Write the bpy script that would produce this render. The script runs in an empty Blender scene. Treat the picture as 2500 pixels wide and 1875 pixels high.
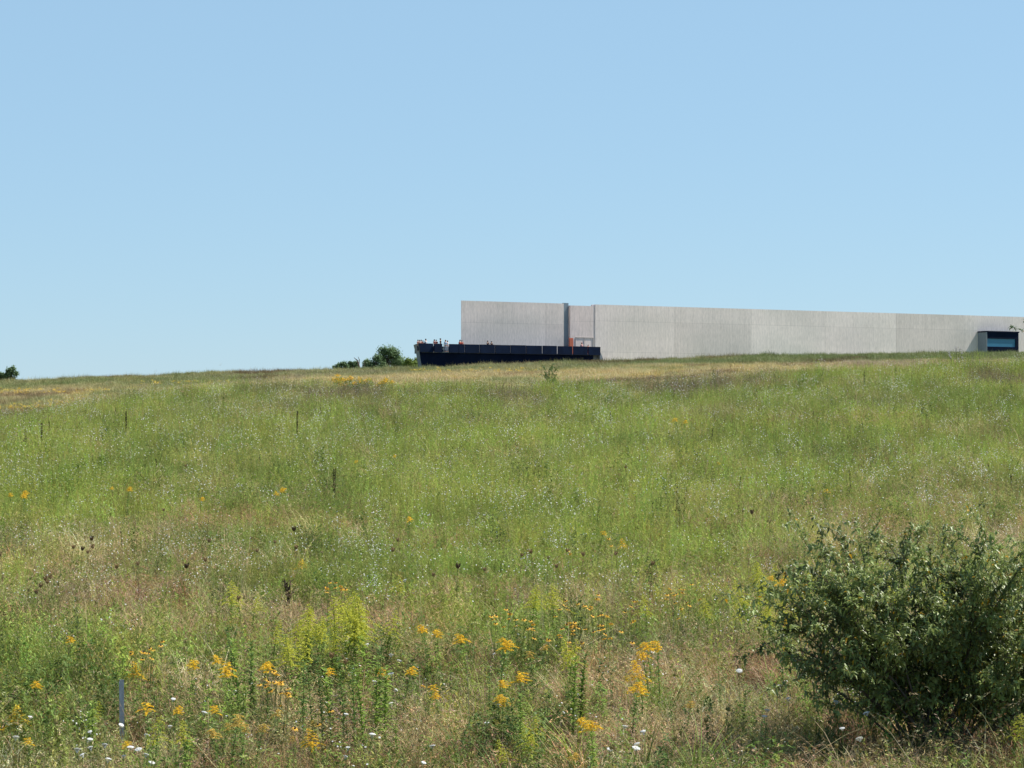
import bpy, math, random
import numpy as np
from mathutils import Vector, Matrix
R = math.radians
SC = bpy.context.scene
COL = SC.collection

# ------------------------------------------------------------------ camera, sky, sun, exposure
CAM = Vector((0.0, 0.0, 4.0))
F = 6000.0                       # focal length in photo pixels (photo 2500 x 1875)
PITCH = math.atan(110.5 / F)
cd = bpy.data.cameras.new('camera'); cam = bpy.data.objects.new('camera', cd); COL.objects.link(cam)
cd.sensor_width = 36; cd.lens = 36 * F / 2500; cd.clip_start = 0.5; cd.clip_end = 6000
cam.location = CAM; cam.rotation_euler = (math.pi/2 + PITCH, 0, 0)
SC.camera = cam
SUN_EL = R(53); SUN_AZ = (0.952, 0.307)          # horizontal direction towards the sun
_n = math.hypot(*SUN_AZ)
sdir = Vector((SUN_AZ[0]/_n*math.cos(SUN_EL), SUN_AZ[1]/_n*math.cos(SUN_EL), math.sin(SUN_EL)))
w = bpy.data.worlds.new("World"); SC.world = w; w.use_nodes = True
nt = w.node_tree; bg = nt.nodes['Background']
sky = nt.nodes.new('ShaderNodeTexSky'); sky.sky_type = 'NISHITA'; sky.sun_disc = False
sky.sun_elevation = SUN_EL; sky.sun_rotation = math.atan2(sdir.x, sdir.y)
sky.altitude = 700; sky.air_density = 1.0; sky.dust_density = 0.2; sky.ozone_density = 5.0
tcw = nt.nodes.new('ShaderNodeTexCoord'); sxyz = nt.nodes.new('ShaderNodeSeparateXYZ'); nt.links.new(tcw.outputs['Generated'], sxyz.inputs[0])
fac = nt.nodes.new('ShaderNodeMapRange'); fac.interpolation_type = 'SMOOTHSTEP'; nt.links.new(sxyz.outputs[2], fac.inputs[0])
fac.inputs[1].default_value = .22; fac.inputs[2].default_value = .6; fac.inputs[3].default_value = .7; fac.inputs[4].default_value = 0
veil = nt.nodes.new('ShaderNodeMix'); veil.data_type = 'RGBA'; nt.links.new(fac.outputs[0], veil.inputs[0])      # thin pale veil low in a summer sky
nt.links.new(sky.outputs[0], veil.inputs[6]); veil.inputs[7].default_value = (2.5, 3.98, 5.2, 1); nt.links.new(veil.outputs[2], bg.inputs['Color'])
bg.inputs['Strength'].default_value = 0.10
sl = bpy.data.lights.new('sun', 'SUN'); so = bpy.data.objects.new('sun', sl); COL.objects.link(so)
sl.energy = 4.9; sl.angle = R(0.55); sl.color = (1.0, 0.95, 0.87)
so.rotation_euler = sdir.to_track_quat('Z', 'Y').to_euler(); so.location = (0, 0, 60)
SC.view_settings.view_transform = 'Standard'; SC.view_settings.look = 'None'
SC.view_settings.exposure = 0.6; SC.view_settings.gamma = 1.0
SC.cycles.max_bounces = 6; SC.cycles.transparent_max_bounces = 4
SC.cycles.diffuse_bounces = 4; SC.cycles.glossy_bounces = 2; SC.cycles.transmission_bounces = 3

# ------------------------------------------------------------------ small helpers
def lin(r, g, b):
    f = lambda c: c/12.92 if c <= 0.04045 else ((c+0.055)/1.055)**2.4
    return (f(r/255), f(g/255), f(b/255), 1.0)

def hash2(ix, iy, s):
    n = (ix.astype(np.int64)*374761393 + iy.astype(np.int64)*668265263 + s*974634777) & 0xffffffff
    n = ((n ^ (n >> 13)) * 1274126177) & 0xffffffff
    n = (n ^ (n >> 16)) & 0xffffffff
    return n / 4294967295.0
def vnoise(x, y, s=0):
    x = np.asarray(x, float); y = np.asarray(y, float)
    ix = np.floor(x); iy = np.floor(y); fx = x-ix; fy = y-iy
    fx = fx*fx*(3-2*fx); fy = fy*fy*(3-2*fy)
    a = hash2(ix, iy, s); b = hash2(ix+1, iy, s); c = hash2(ix, iy+1, s); d = hash2(ix+1, iy+1, s)
    return (a*(1-fx)+b*fx)*(1-fy) + (c*(1-fx)+d*fx)*fy
def fbm(x, y, s=0, o=3):
    v = 0; a = 0.5; t = 0
    for k in range(o):
        v = v + a*vnoise(x*2**k, y*2**k, s+k*7); t += a; a *= 0.5
    return v/t
def sstep(a, b, x):
    t = np.clip((x-a)/(b-a), 0, 1); return t*t*(3-2*t)

# ------------------------------------------------------------------ the lie of the land
CREST_Y, VAL_Y, HILL_Y = 112.0, 172.0, 336.0
_cx = (np.array([-900, 0, 200, 420, 700, 1200, 1500, 1900, 2200, 2500, 3300]) - 1250)/F
_cy = np.array([1052, 1034, 1008, 952, 941, 946, 940, 908, 896, 886, 878])
_hx = (np.array([-1500, 0, 560, 1035, 1300, 1800, 2400, 3800]) - 1250)/F
_hy = np.array([955, 933, 912, 901, 890, 876, 867, 864])
def ground(X, Y):
    X = np.asarray(X, float); Y = np.asarray(Y, float)
    base = 0.0483*Y
    hc = CAM.z + (1048-np.interp(X/CREST_Y, _cx, _cy))/F*CREST_Y - 0.44
    vz = CAM.z + (1048-np.interp(X/VAL_Y, _cx, _cy))/F*VAL_Y - 1.5
    hh = CAM.z + (1048-np.interp(X/HILL_Y, _hx, _hy))/F*HILL_Y
    t = np.clip((Y-35)/(CREST_Y-35), 0, 1)
    z1 = base + t**1.5*(hc-0.0483*CREST_Y)
    z2 = hc + (vz-hc)*sstep(CREST_Y, VAL_Y, Y)
    tt = np.clip((Y-VAL_Y)/(HILL_Y-VAL_Y), 0, 1)
    z3 = vz + (hh-vz)*(tt**1.15)
    z4 = hh - 7*sstep(460, 640, Y) - 25*sstep(600, 2500, Y)
    z = np.where(Y < CREST_Y, z1, np.where(Y < VAL_Y, z2, np.where(Y < HILL_Y, z3, z4)))
    z = z + 1.9*(1-sstep(1.5, 11, Y))                     # the bank the photographer stands on
    amp = 0.10 + 0.25*sstep(40, 100, Y)
    z = z + amp*(fbm(X*0.22, Y*0.16, 5)-0.5) + 0.10*(fbm(X*0.9, Y*0.7, 9)-0.5)
    z = z + 0.5*sstep(180, 260, Y)*(1-sstep(420, 500, Y))*(fbm(X*0.045, Y*0.03, 21)-0.5)
    return z
def gz(x, y): return float(ground(x, y))
def ray(px, py):
    a = (px-1250)/F; b = -(py-937.5)/F
    d = Vector((a, math.cos(PITCH)-b*math.sin(PITCH), math.sin(PITCH)+b*math.cos(PITCH)))
    return d/d.y
def at(px, py, Y): d = ray(px, py); return Vector((d.x*Y, Y, CAM.z+d.z*Y))
def hit(px, py, h=0.0, y0=11.5, y1=340):
    d = ray(px, py); Y = y0
    while Y < y1:
        if CAM.z + d.z*Y <= gz(d.x*Y, Y) + h: break
        Y += 0.12 + Y*0.003
    return d.x*Y, Y
K = 2500/2212.0                    # some lists below were read off a 2212 px wide view

# ------------------------------------------------------------------ scene graph helpers
def tag(o, label=None, cat=None, group=None, kind=None):
    if label: o['label'] = label
    if cat: o['category'] = cat
    if group: o['group'] = group
    if kind: o['kind'] = kind
    return o
def empty(name, loc, rz=0.0, s=1.0):
    o = bpy.data.objects.new(name, None); COL.objects.link(o)
    o.location = loc; o.rotation_euler = (0, 0, rz); o.scale = (s, s, s); o.empty_display_size = 0.1
    return o
class MB:
    def __init__(s): s.v = []; s.f = []; s.m = []
    def add(s, vs, fs, m=0):
        n = len(s.v); s.v += [tuple(v) for v in vs]
        for f in fs: s.f.append([i+n for i in f]); s.m.append(m)
    def box(s, x0, x1, y0, y1, z0, z1, m=0):
        s.add([(x0,y0,z0),(x1,y0,z0),(x1,y1,z0),(x0,y1,z0),(x0,y0,z1),(x1,y0,z1),(x1,y1,z1),(x0,y1,z1)],
              [(0,3,2,1),(4,5,6,7),(0,1,5,4),(1,2,6,5),(2,3,7,6),(3,0,4,7)], m)
    def prism(s, a, b, m=0):       # two equal rings of points joined
        n = len(a); s.add(list(a)+list(b), [tuple(range(n))[::-1], tuple(range(n, 2*n))] + [(i,(i+1)%n,n+(i+1)%n,n+i) for i in range(n)], m)
    def tube(s, pts, rad, n=5, m=0):
        vs = []; fs = []
        for i, p in enumerate(pts):
            p = Vector(p); q = Vector(pts[min(i+1, len(pts)-1)]) - Vector(pts[max(i-1, 0)])
            q.normalize(); u = q.cross(Vector((0.3, 0.95, 0.05))); 
            if u.length < 1e-3: u = q.cross(Vector((1, 0, 0)))
            u.normalize(); t = q.cross(u)
            r = rad[i] if hasattr(rad, '__len__') else rad
            for k in range(n):
                a = 2*math.pi*k/n; vs.append(p + (u*math.cos(a)+t*math.sin(a))*r)
        for i in range(len(pts)-1):
            for k in range(n):
                a = i*n+k; b = i*n+(k+1)%n; fs.append((a, b, b+n, a+n))
        s.add(vs, fs, m)
    def leaf(s, p, d, up, L, W, m=0, droop=0.0):   # folded leaf: two faces on a midrib, with a bend
        d = Vector(d).normalized(); sd = d.cross(Vector(up))
        if sd.length < 1e-3: sd = d.cross(Vector((1, 0.2, 0)))
        sd.normalize(); nn = sd.cross(d)
        p = Vector(p); mid = p + d*L*0.45 + nn*W*0.12; tip = p + d*L - Vector((0, 0, droop*L))
        s.add([p, mid+sd*W/2+nn*W*0.12, tip, mid-sd*W/2+nn*W*0.12, mid], [(0,1,4),(1,2,4),(2,3,4),(3,0,4)], m)
    def thin(s, p, d, L, W, rnd, m=0):             # narrow leaflet as one flat rhomb
        d = Vector(d).normalized(); sd = d.cross(Vector((rnd.uniform(-1,1), rnd.uniform(-1,1), rnd.uniform(-1,1)))).normalized()
        p = Vector(p); mid = p+d*L*0.4
        s.add([p, mid+sd*W/2, p+d*L, mid-sd*W/2], [(0,1,2,3)], m)
    def blade(s, p, az, h, lean, W, seg=3, m=0, rnd=random):
        d = Vector((math.cos(az), math.sin(az), 0)); sd = Vector((-math.sin(az+rnd.uniform(-.9,.9)), math.cos(az), 0)).normalized()
        vs = []; p = Vector(p)
        for i in range(seg+1):
            t = i/seg; c = p + d*(lean*h*t*t) + Vector((0, 0, h*(t-0.32*lean*t*t)))
            ww = W*(1-t)**0.7*0.5
            if i == seg: vs.append(c)
            else: vs += [c+sd*ww, c-sd*ww]
        fs = [(2*i, 2*i+1, 2*i+3, 2*i+2) for i in range(seg-1)] + [(2*seg-2, 2*seg-1, 2*seg)]
        s.add(vs, fs, m); return vs[-1]
    def dab(s, p, r, rnd, m=0):                    # small tetra floret
        vs = [Vector(p)+Vector((rnd.gauss(0,1), rnd.gauss(0,1), rnd.gauss(0,1))).normalized()*r for _ in range(4)]
        s.add(vs, [(0,1,2),(0,2,3),(0,3,1),(1,3,2)], m)
    def disc(s, p, nrm, r, n=5, m=0):
        nrm = Vector(nrm).normalized(); u = nrm.orthogonal().normalized(); t = nrm.cross(u)
        s.add([Vector(p)+(u*math.cos(2*math.pi*k/n)+t*math.sin(2*math.pi*k/n))*r for k in range(n)], [tuple(range(n))], m)
    def ball(s, c, rx, ry, rz, m=0, nu=8, nv=5):
        vs = [Vector(c)+Vector((0,0,rz))]
        for j in range(1, nv):
            b = math.pi*j/nv
            for k in range(nu):
                a = 2*math.pi*k/nu; vs.append(Vector(c)+Vector((rx*math.sin(b)*math.cos(a), ry*math.sin(b)*math.sin(a), rz*math.cos(b))))
        vs.append(Vector(c)-Vector((0,0,rz))); L = len(vs)-1
        fs = [(0, 1+k, 1+(k+1)%nu) for k in range(nu)] + [(L, L-nu+(k+1)%nu, L-nu+k) for k in range(nu)]
        for j in range(nv-2):
            for k in range(nu):
                a = 1+j*nu+k; b = 1+j*nu+(k+1)%nu; fs.append((a, a+nu, b+nu, b))
        s.add(vs, fs, m)
    def mesh(s, name, mats, smooth=False):
        me = bpy.data.meshes.new(name); me.from_pydata(s.v, [], s.f)
        for m in (mats if isinstance(mats, (list, tuple)) else [mats]): me.materials.append(m)
        me.polygons.foreach_set('material_index', s.m)
        if smooth: me.polygons.foreach_set('use_smooth', [True]*len(s.f))
        me.update(); return me
    def build(s, name, mats, parent=None, smooth=False, loc=None):
        o = bpy.data.objects.new(name, s.mesh(name, mats, smooth)); COL.objects.link(o)
        if parent is not None: o.parent = parent
        if loc is not None: o.location = loc
        return o
def copy_tree(o, parent=None):
    c = o.copy(); COL.objects.link(c); c.parent = parent
    for ch in CH.get(o.name, []):
        d = copy_tree(ch, c)
    return c
CH = {}
def kids(o, *cs): CH[o.name] = list(cs); return o
def bank():                        # children table for copy_tree, made once per prototype set
    CH.clear()
    for o in COL.objects:
        if o.parent: CH.setdefault(o.parent.name, []).append(o)

# ------------------------------------------------------------------ materials
def mat(name, col, rough=0.7, var=0.0, scale=8.0, transl=0.0, spec=0.3, inst=False, hue=0.0):
    m = bpy.data.materials.new(name); m.use_nodes = True; n = m.node_tree; L = n.links
    p = n.nodes['Principled BSDF']; p.inputs['Roughness'].default_value = rough
    p.inputs['Specular IOR Level'].default_value = spec
    if inst:
        a = n.nodes.new('ShaderNodeAttribute'); a.attribute_type = 'INSTANCER'; a.attribute_name = 'tint'
        src = a.outputs['Color']
        mul = n.nodes.new('ShaderNodeMix'); mul.data_type = 'RGBA'; mul.blend_type = 'MULTIPLY'; mul.inputs['Factor'].default_value = 1
        L.new(src, mul.inputs[6]); mul.inputs[7].default_value = col; src = mul.outputs[2]
    else:
        rgb = n.nodes.new('ShaderNodeRGB'); rgb.outputs[0].default_value = col; src = rgb.outputs[0]
    if var or hue:
        tc = n.nodes.new('ShaderNodeTexCoord'); nz = n.nodes.new('ShaderNodeTexNoise'); nz.inputs['Scale'].default_value = scale
        nz.inputs['Detail'].default_value = 3; L.new(tc.outputs['Object'], nz.inputs['Vector'])
        mr = n.nodes.new('ShaderNodeMapRange'); mr.inputs[1].default_value = 0.25; mr.inputs[2].default_value = 0.75
        mr.inputs[3].default_value = 1-var; mr.inputs[4].default_value = 1+var; L.new(nz.outputs[0], mr.inputs[0])
        h = n.nodes.new('ShaderNodeHueSaturation'); L.new(src, h.inputs['Color']); L.new(mr.outputs[0], h.inputs['Value'])
        if hue:
            m2 = n.nodes.new('ShaderNodeMapRange'); m2.inputs[1].default_value = 0.3; m2.inputs[2].default_value = 0.7
            m2.inputs[3].default_value = 0.5-hue; m2.inputs[4].default_value = 0.5+hue; L.new(nz.outputs[1], m2.inputs[0]); L.new(m2.outputs[0], h.inputs['Hue'])
        src = h.outputs[0]
    L.new(src, p.inputs['Base Color'])
    if transl:
        t = n.nodes.new('ShaderNodeBsdfTranslucent'); L.new(src, t.inputs['Color'])
        mx = n.nodes.new('ShaderNodeMixShader'); mx.inputs[0].default_value = transl
        L.new(p.outputs[0], mx.inputs[1]); L.new(t.outputs[0], mx.inputs[2]); L.new(mx.outputs[0], n.nodes['Material Output'].inputs[0])
    return m
M_veg = mat('meadow foliage', (1,1,1,1), .65, inst=True, transl=.3, spec=.25)
M_dry = mat('dry grass', (1,1,1,1), .6, inst=True, transl=.2, spec=.3)
M_white = mat('aster petals', (.9,.9,.88,1), .6, transl=.4)
M_yel = mat('yellow petals', lin(250,212,56), .6, transl=.2)
M_gold = mat('goldenrod florets', lin(254,227,82), .7, var=.25, scale=22, transl=.4, hue=.012)
M_lemon = mat('young goldenrod florets', lin(222,222,98), .7, var=.2, scale=20, transl=.4)
M_rust = mat('fading goldenrod florets', lin(232,208,116), .7, var=.25, scale=22, transl=.35)
M_stem = mat('green stem', lin(88,104,48), .6, var=.2, scale=14, spec=.3)
M_leaf = mat('lance leaves', lin(142,166,78), .6, var=.3, scale=18, transl=.4, spec=.15)
M_dleaf = mat('dark lance leaves', lin(112,138,70), .6, var=.3, scale=18, transl=.35, spec=.15)
M_bstem = mat('brown stem', lin(92,78,52), .8, var=.25, scale=14)
M_seed = mat('brown seed head', lin(150,126,88), .85, var=.35, scale=60)
M_dseed = mat('dark seed head', lin(92,76,54), .85, var=.35, scale=60)
M_gseed = mat('greenish closed umbel', lin(150,140,88), .8, var=.25, scale=60)
M_petal = mat('ray petals', lin(248,192,62), .55, var=.12, scale=30, transl=.2)
M_cone = mat('dark cone', lin(42,26,18), .7)
M_lace = mat('white umbel florets', (.9,.9,.86,1), .6, var=.06, scale=60, transl=.35)
M_straw = mat('straw stalk', lin(196,178,132), .6, var=.15, scale=10)

# ------------------------------------------------------------------ the ground sheet
DRYP = [(1130,1580,1.6,.5),(1500,1640,1.4,.5),(240,1480,2.2,.55),(680,1640,1.3,.45),(1690,1450,2.0,.5),(1640,1760,1.0,.4),(2370,1290,3.0,.5),(1240,1850,.9,.5),(330,1640,1.2,.4),(1480,1360,3,.3),(2020,1200,3,.3),(900,1560,.9,.3)]
DRYC = None
def dryness(x, y):
    global DRYC
    if DRYC is None:
        DRYC = [(*hit(a, b, .35), c, e) for a, b, c, e in DRYP]
    x = np.asarray(x, float); y = np.asarray(y, float)
    n = fbm(x*0.45, y*0.30, 31); n2 = fbm(x*0.16+3, y*0.10, 47)
    base = np.interp(y, [10, 17, 22, 27, 33, 42, 60, 100, 128, 150], [.36, .42, .55, .46, .26, .10, .04, .04, .08, .9])
    for cx, cy, cr, e in DRYC: base = base + e*np.exp(-((x-cx)/cr)**2-((y-cy)/(cr*1.3))**2)
    return np.clip(base + (n-0.5)*np.interp(y, [30, 45], [2.2, 1.0]) + (n2-0.5)*0.7*(1-sstep(40, 60, y)) , 0, 1)
def far_colour(x, y):              # what grows on the far hill: tan, rosy brown, olive and green drifts
    a = fbm(x*0.05, y*0.022, 61); b = fbm(x*0.11+7, y*0.05, 71); c = fbm(x*0.5, y*0.2, 81)
    tan = np.array(lin(188,174,126)[:3]); rosy = np.array(lin(172,156,126)[:3]); olive = np.array(lin(146,148,96)[:3]); green = np.array(lin(120,130,78)[:3]); gold = np.array(lin(196,174,104)[:3])
    def mx(p, q, t): t = np.clip(t, 0, 1)[..., None]; return p*(1-t)+q*t
    col = mx(tan, rosy, (a-0.48)*4); col = mx(col, olive, (b-0.50)*4.5); col = mx(col, gold, (c-0.55)*3)
    px = 1250+F*x/np.maximum(y, 1)
    top = sstep(286, 316, y)*(0.6+0.3*sstep(-10, 40, x))
    col = mx(col, green, top*(0.6+b))
    dark = np.exp(-((x+43)/14)**2-((y-215)/22)**2)+.6*sstep(.6, .72, fbm(x*.09, y*.05, 93))
    col = mx(col, np.array(lin(104,80,54)[:3]), dark*1.2)
    return col
def make_ground():
    ys = [-30, -10, 0, 3, 6, 9]; y = 11.0
    while y < 130: ys.append(y); y *= 1.02
    while y < 480: ys.append(y); y *= 1.016
    while y < 5000: ys.append(y); y *= 1.12
    ys.append(5200)
    us = np.concatenate([np.linspace(-14, -0.35, 26)[:-1], np.linspace(-0.35, 0.35, 150), np.linspace(0.35, 14, 26)[1:]])
    V = []
    for y in ys:
        k = max(y, 20.0)
        if y > 600: k = max(600, y*0.45)
        for u in us: V.append((u*k, y))
    V = np.array(V); z = ground(V[:,0], V[:,1])
    nu = len(us); ny = len(ys)
    fs = [(j*nu+i, j*nu+i+1, (j+1)*nu+i+1, (j+1)*nu+i) for j in range(ny-1) for i in range(nu-1)]
    me = bpy.data.meshes.new('ground'); me.from_pydata(np.column_stack([V, z]).tolist(), [], fs)
    at_ = me.attributes.new('cover', 'FLOAT_COLOR', 'POINT')
    d = dryness(V[:,0], V[:,1])[:, None]
    near = np.array(lin(42,48,24)[:3])*(1-d) + np.array(lin(68,54,34)[:3])*d
    t = sstep(118, 140, V[:,1])[:, None]
    c = near*(1-t) + far_colour(V[:,0], V[:,1])*t*0.75
    at_.data.foreach_set('color', np.column_stack([c, np.ones(len(c))]).astype(np.float32).ravel())
    me.polygons.foreach_set('use_smooth', [True]*len(fs))
    m = bpy.data.materials.new('meadow soil and thatch'); m.use_nodes = True; n = m.node_tree; L = n.links; p = n.nodes['Principled BSDF']
    a = n.nodes.new('ShaderNodeAttribute'); a.attribute_name = 'cover'
    nz = n.nodes.new('ShaderNodeTexNoise'); nz.inputs['Scale'].default_value = 5; nz.inputs['Detail'].default_value = 8
    geo = n.nodes.new('ShaderNodeNewGeometry'); L.new(geo.outputs['Position'], nz.inputs['Vector'])
    mr = n.nodes.new('ShaderNodeMapRange'); mr.inputs[1].default_value = .3; mr.inputs[2].default_value = .7; mr.inputs[3].default_value = .55; mr.inputs[4].default_value = 1.35
    L.new(nz.outputs[0], mr.inputs[0]); h = n.nodes.new('ShaderNodeHueSaturation'); L.new(a.outputs['Color'], h.inputs['Color']); L.new(mr.outputs[0], h.inputs['Value'])
    L.new(h.outputs[0], p.inputs['Base Color']); p.inputs['Roughness'].default_value = .95; p.inputs['Specular IOR Level'].default_value = .1
    bp = n.nodes.new('ShaderNodeBump'); bp.inputs['Strength'].default_value = .6; bp.inputs['Distance'].default_value = .06; L.new(nz.outputs[0], bp.inputs['Height']); L.new(bp.outputs[0], p.inputs['Normal'])
    me.materials.append(m); o = bpy.data.objects.new('ground', me); COL.objects.link(o); tag(o, kind='structure')
make_ground()

# ------------------------------------------------------------------ concrete walls, overlook and pavilion
def concrete(name, c1, c2, tone=0.0, panel=(14.0, 4.6)):
    m = bpy.data.materials.new(name); m.use_nodes = True; n = m.node_tree; L = n.links; p = n.nodes['Principled BSDF']
    tc = n.nodes.new('ShaderNodeTexCoord')
    def noise(sx, sz, det=4, sc=1.0):
        mp = n.nodes.new('ShaderNodeMapping'); mp.inputs['Scale'].default_value = (sx, sx, sz); L.new(tc.outputs['Object'], mp.inputs[0])
        z = n.nodes.new('ShaderNodeTexNoise'); z.inputs['Scale'].default_value = sc; z.inputs['Detail'].default_value = det; L.new(mp.outputs[0], z.inputs[0]); return z.outputs[0]
    def rng(src, a, b, lo=.3, hi=.7):
        r = n.nodes.new('ShaderNodeMapRange'); r.inputs[1].default_value = lo; r.inputs[2].default_value = hi; r.inputs[3].default_value = a; r.inputs[4].default_value = b; L.new(src, r.inputs[0]); return r.outputs[0]
    def math_(op, a, b):
        q = n.nodes.new('ShaderNodeMath'); q.operation = op
        for i, v in enumerate((a, b)):
            if isinstance(v, (int, float)): q.inputs[i].default_value = v
            else: L.new(v, q.inputs[i])
        return q.outputs[0]
    streak = rng(noise(3.6, .16, 5), .93, 1.07); fine = rng(noise(6.0, 1.4, 5), .89, 1.11); blot = rng(noise(.09, .16, 3), 0, 1, .35, .65)
    v = math_('MULTIPLY', streak, fine)
    sep = n.nodes.new('ShaderNodeSeparateXYZ'); L.new(tc.outputs['Object'], sep.inputs[0])
    def seam(src, step, wdt, off):   # thin pour joints, a real line of a few centimetres
        a = math_('ADD', src, off); b = math_('DIVIDE', a, step); f = math_('FRACT', b, 0.0); d = math_('MULTIPLY', f, step); return math_('LESS_THAN', d, wdt)
    sx = seam(sep.outputs[0], panel[0], .14, 0); sz = seam(sep.outputs[2], panel[1], .10, 1.3)
    v = math_('MULTIPLY', v, math_('SUBTRACT', 1.0, math_('MULTIPLY', math_('MAXIMUM', sx, sz), .10)))
    # each pour has its own tone
    wn = n.nodes.new('ShaderNodeTexWhiteNoise'); wn.noise_dimensions = '1D'
    fx = math_('FLOOR', math_('DIVIDE', sep.outputs[0], panel[0]), 0.0); fz = math_('FLOOR', math_('DIVIDE', math_('ADD', sep.outputs[2], 1.3), panel[1]), 0.0)
    L.new(math_('ADD', fx, math_('MULTIPLY', fz, 37.7)), wn.inputs['W']); v = math_('MULTIPLY', v, rng(wn.outputs[0], .95, 1.05, 0, 1))
    w2 = n.nodes.new('ShaderNodeTexWhiteNoise'); w2.noise_dimensions = '1D'; L.new(fx, w2.inputs['W']); v = math_('MULTIPLY', v, rng(w2.outputs[0], .91, 1.07, 0, 1))
    mx = n.nodes.new('ShaderNodeMix'); mx.data_type = 'RGBA'; L.new(blot, mx.inputs[0]); mx.inputs[6].default_value = c1; mx.inputs[7].default_value = c2
    h = n.nodes.new('ShaderNodeHueSaturation'); L.new(mx.outputs[2], h.inputs['Color']); L.new(v, h.inputs['Value']); L.new(h.outputs[0], p.inputs['Base Color'])
    bp = n.nodes.new('ShaderNodeBump'); bp.inputs['Strength'].default_value = .2; bp.inputs['Distance'].default_value = .03; L.new(noise(5.0, .5, 4), bp.inputs['Height']); L.new(bp.outputs[0], p.inputs['Normal'])
    p.inputs['Roughness'].default_value = .85; p.inputs['Specular IOR Level'].default_value = .25
    return m
M_conc = concrete('board formed concrete', lin(238,224,214), lin(214,206,196))
M_conc2 = concrete('warm board formed concrete', lin(242,228,220), lin(224,214,206))
M_conc3 = concrete('rosy board formed concrete', lin(236,218,210), lin(222,208,202), panel=(5.2, 4.6))
M_fin = mat('shade toned side concrete', lin(134,142,150), .8, var=.08, scale=1.2)  # darker bluish copy of the concrete, shade put into its colour
M_blade = mat('shaded concrete blade', lin(124,140,150), .8, var=.08, scale=1.2)  # bluish shade on the concrete is put into this base colour
M_navy = mat('black zinc cladding', lin(10,22,44), .8, var=.25, scale=.8, spec=.08)
M_navyp = mat('dark parapet panels', lin(17,32,56), .75, var=.3, scale=.8, spec=.1)
M_grey = mat('plain grey deck end', lin(112,118,122), .7, var=.15, scale=1.5)  # mottled grey for the deck end, floor and abutment, lighter than the cladding
M_glass = mat('tinted window glass', lin(52,118,150), .4, var=.1, scale=.5, spec=.5)
M_rail = mat('pale guard rail', lin(190,200,205), .4)
M_orange = mat('orange panel', lin(206,112,84), .7, var=.1, scale=2)
M_steel = mat('joint line', lin(176,168,160), .8)

WA = math.atan2(51.6, 91.4)
W0 = Vector((-7.3, 352.0)); WD = Vector((math.cos(WA), math.sin(WA)))
def along(px):                     # metres along the wall line where a photo column crosses it
    s = (px-1250)/F; return (s*W0.y - W0.x)/(WD.x - s*WD.y)
ZT = CAM.z + 18.45
def wall_frame(name): return empty(name, (W0.x, W0.y, 0), WA)
def gmin(u0, u1, v=0):
    return min(gz(W0.x+WD.x*u-WD.y*v, W0.y+WD.y*u+WD.x*v) for u in np.linspace(u0, u1, 9)) - 1.0
def slab(name, u0, u1, v0, v1, z1, m, label, cat, group=None, skew=.6):
    b = MB(); z0 = gmin(u0, u1); 
    N = max(1, int((u1-u0)/4)); z0 = z0
    k = skew*(v1-v0); b.prism([(0,v0,0),(u1-u0,v0,0),(u1-u0,v1,0),(k,v1,0)], [(0,v0,z1-z0),(u1-u0,v0,z1-z0),(u1-u0,v1,z1-z0),(k,v1,z1-z0)]); o = b.build(name, m)
    o.location = (W0.x+WD.x*u0, W0.y+WD.y*u0, z0); o.rotation_euler = (0, 0, WA)
    tag(o, label, cat, group); return o
uf0, uf1, ub = along(1376.5), along(1388), along(1453)
slab('concrete_wall', 0, uf0, 0, 1.2, ZT, M_conc, 'tall grey concrete wall rising behind the black overlook deck, left of the dark blade', 'wall')
slab('concrete_wall', ub, 190, 0, 1.2, ZT, M_conc2, 'very long pale concrete wall running from the overlook deck to the right edge along the skyline', 'wall', skew=0)
slab('concrete_blade', uf0+.004, uf1+.3, .5, 1.6, ZT+.12, M_blade, 'narrow vertical concrete blade coloured as shaded in the gap between the two concrete walls', 'wall end')
bw = slab('concrete_wall', uf1+.31, ub-.004, .05, 1.1, ZT-.25, M_conc3, 'short rosy grey concrete wall between the dark blade and the long wall', 'wall', skew=0)
# faint doorway outline and the orange panel on the set back wall
b = MB(); x0 = along(1402)-uf1-.1; zz = at(1400, 826, 366).z - bw.location.z
b.box(x0, x0+3.1, -.06, -.003, zz-.08, zz); b.box(x0, x0+.08, -.06, -.003, 0, zz-.083); b.box(x0+3.02, x0+3.1, -.06, -.003, 0, zz-.083); b.box(x0+1.5, x0+1.56, -.05, -.003, 0, zz-.083)
for k in (b,): k.v = [(x, y+.05, z) for x, y, z in k.v]
b.build('doorway_frame', M_steel, bw)
# overlook deck: a dark wedge with a parapet, leaning prow at the left
DL = Vector((at(1022.5, 838, 343).x, 343.0)); ZD = at(1022.5, 838, 343).z
DLEN = (at(1467, 847, 358).x-DL.x)/math.cos(WA)
deck = empty('overlook_deck', (DL.x, DL.y, 0), WA)
tag(deck, 'black clad overlook deck with a leaning prow jutting out in front of the grey wall', 'viewing deck')
PH = 1.12; PB = ZD-PH; ZB = gz(DL.x, DL.y)-1.2
pz = gz(5, 360)
b = MB(); q = at(1389.5, 830, 360.0); hz = at(1390, 825, 360).z-PB; b.box(0, .70, 0, .12, 0, hz); b.box(.08, .62, -.03, -.002, .3, hz-.12)
o = b.build('orange_panel', M_orange); o.location = (q.x, 360.0, PB); o.rotation_euler = (0, 0, WA); tag(o, 'small upright orange panel beside the dark blade at the gap in the wall', 'panel')

def dx(px, Yp=343): return (at(px, 850, Yp+ (px-1022)*0.0337).x-DL.x)/math.cos(WA)
hb = MB(); lean = .62; zh = PB-ZB
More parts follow.
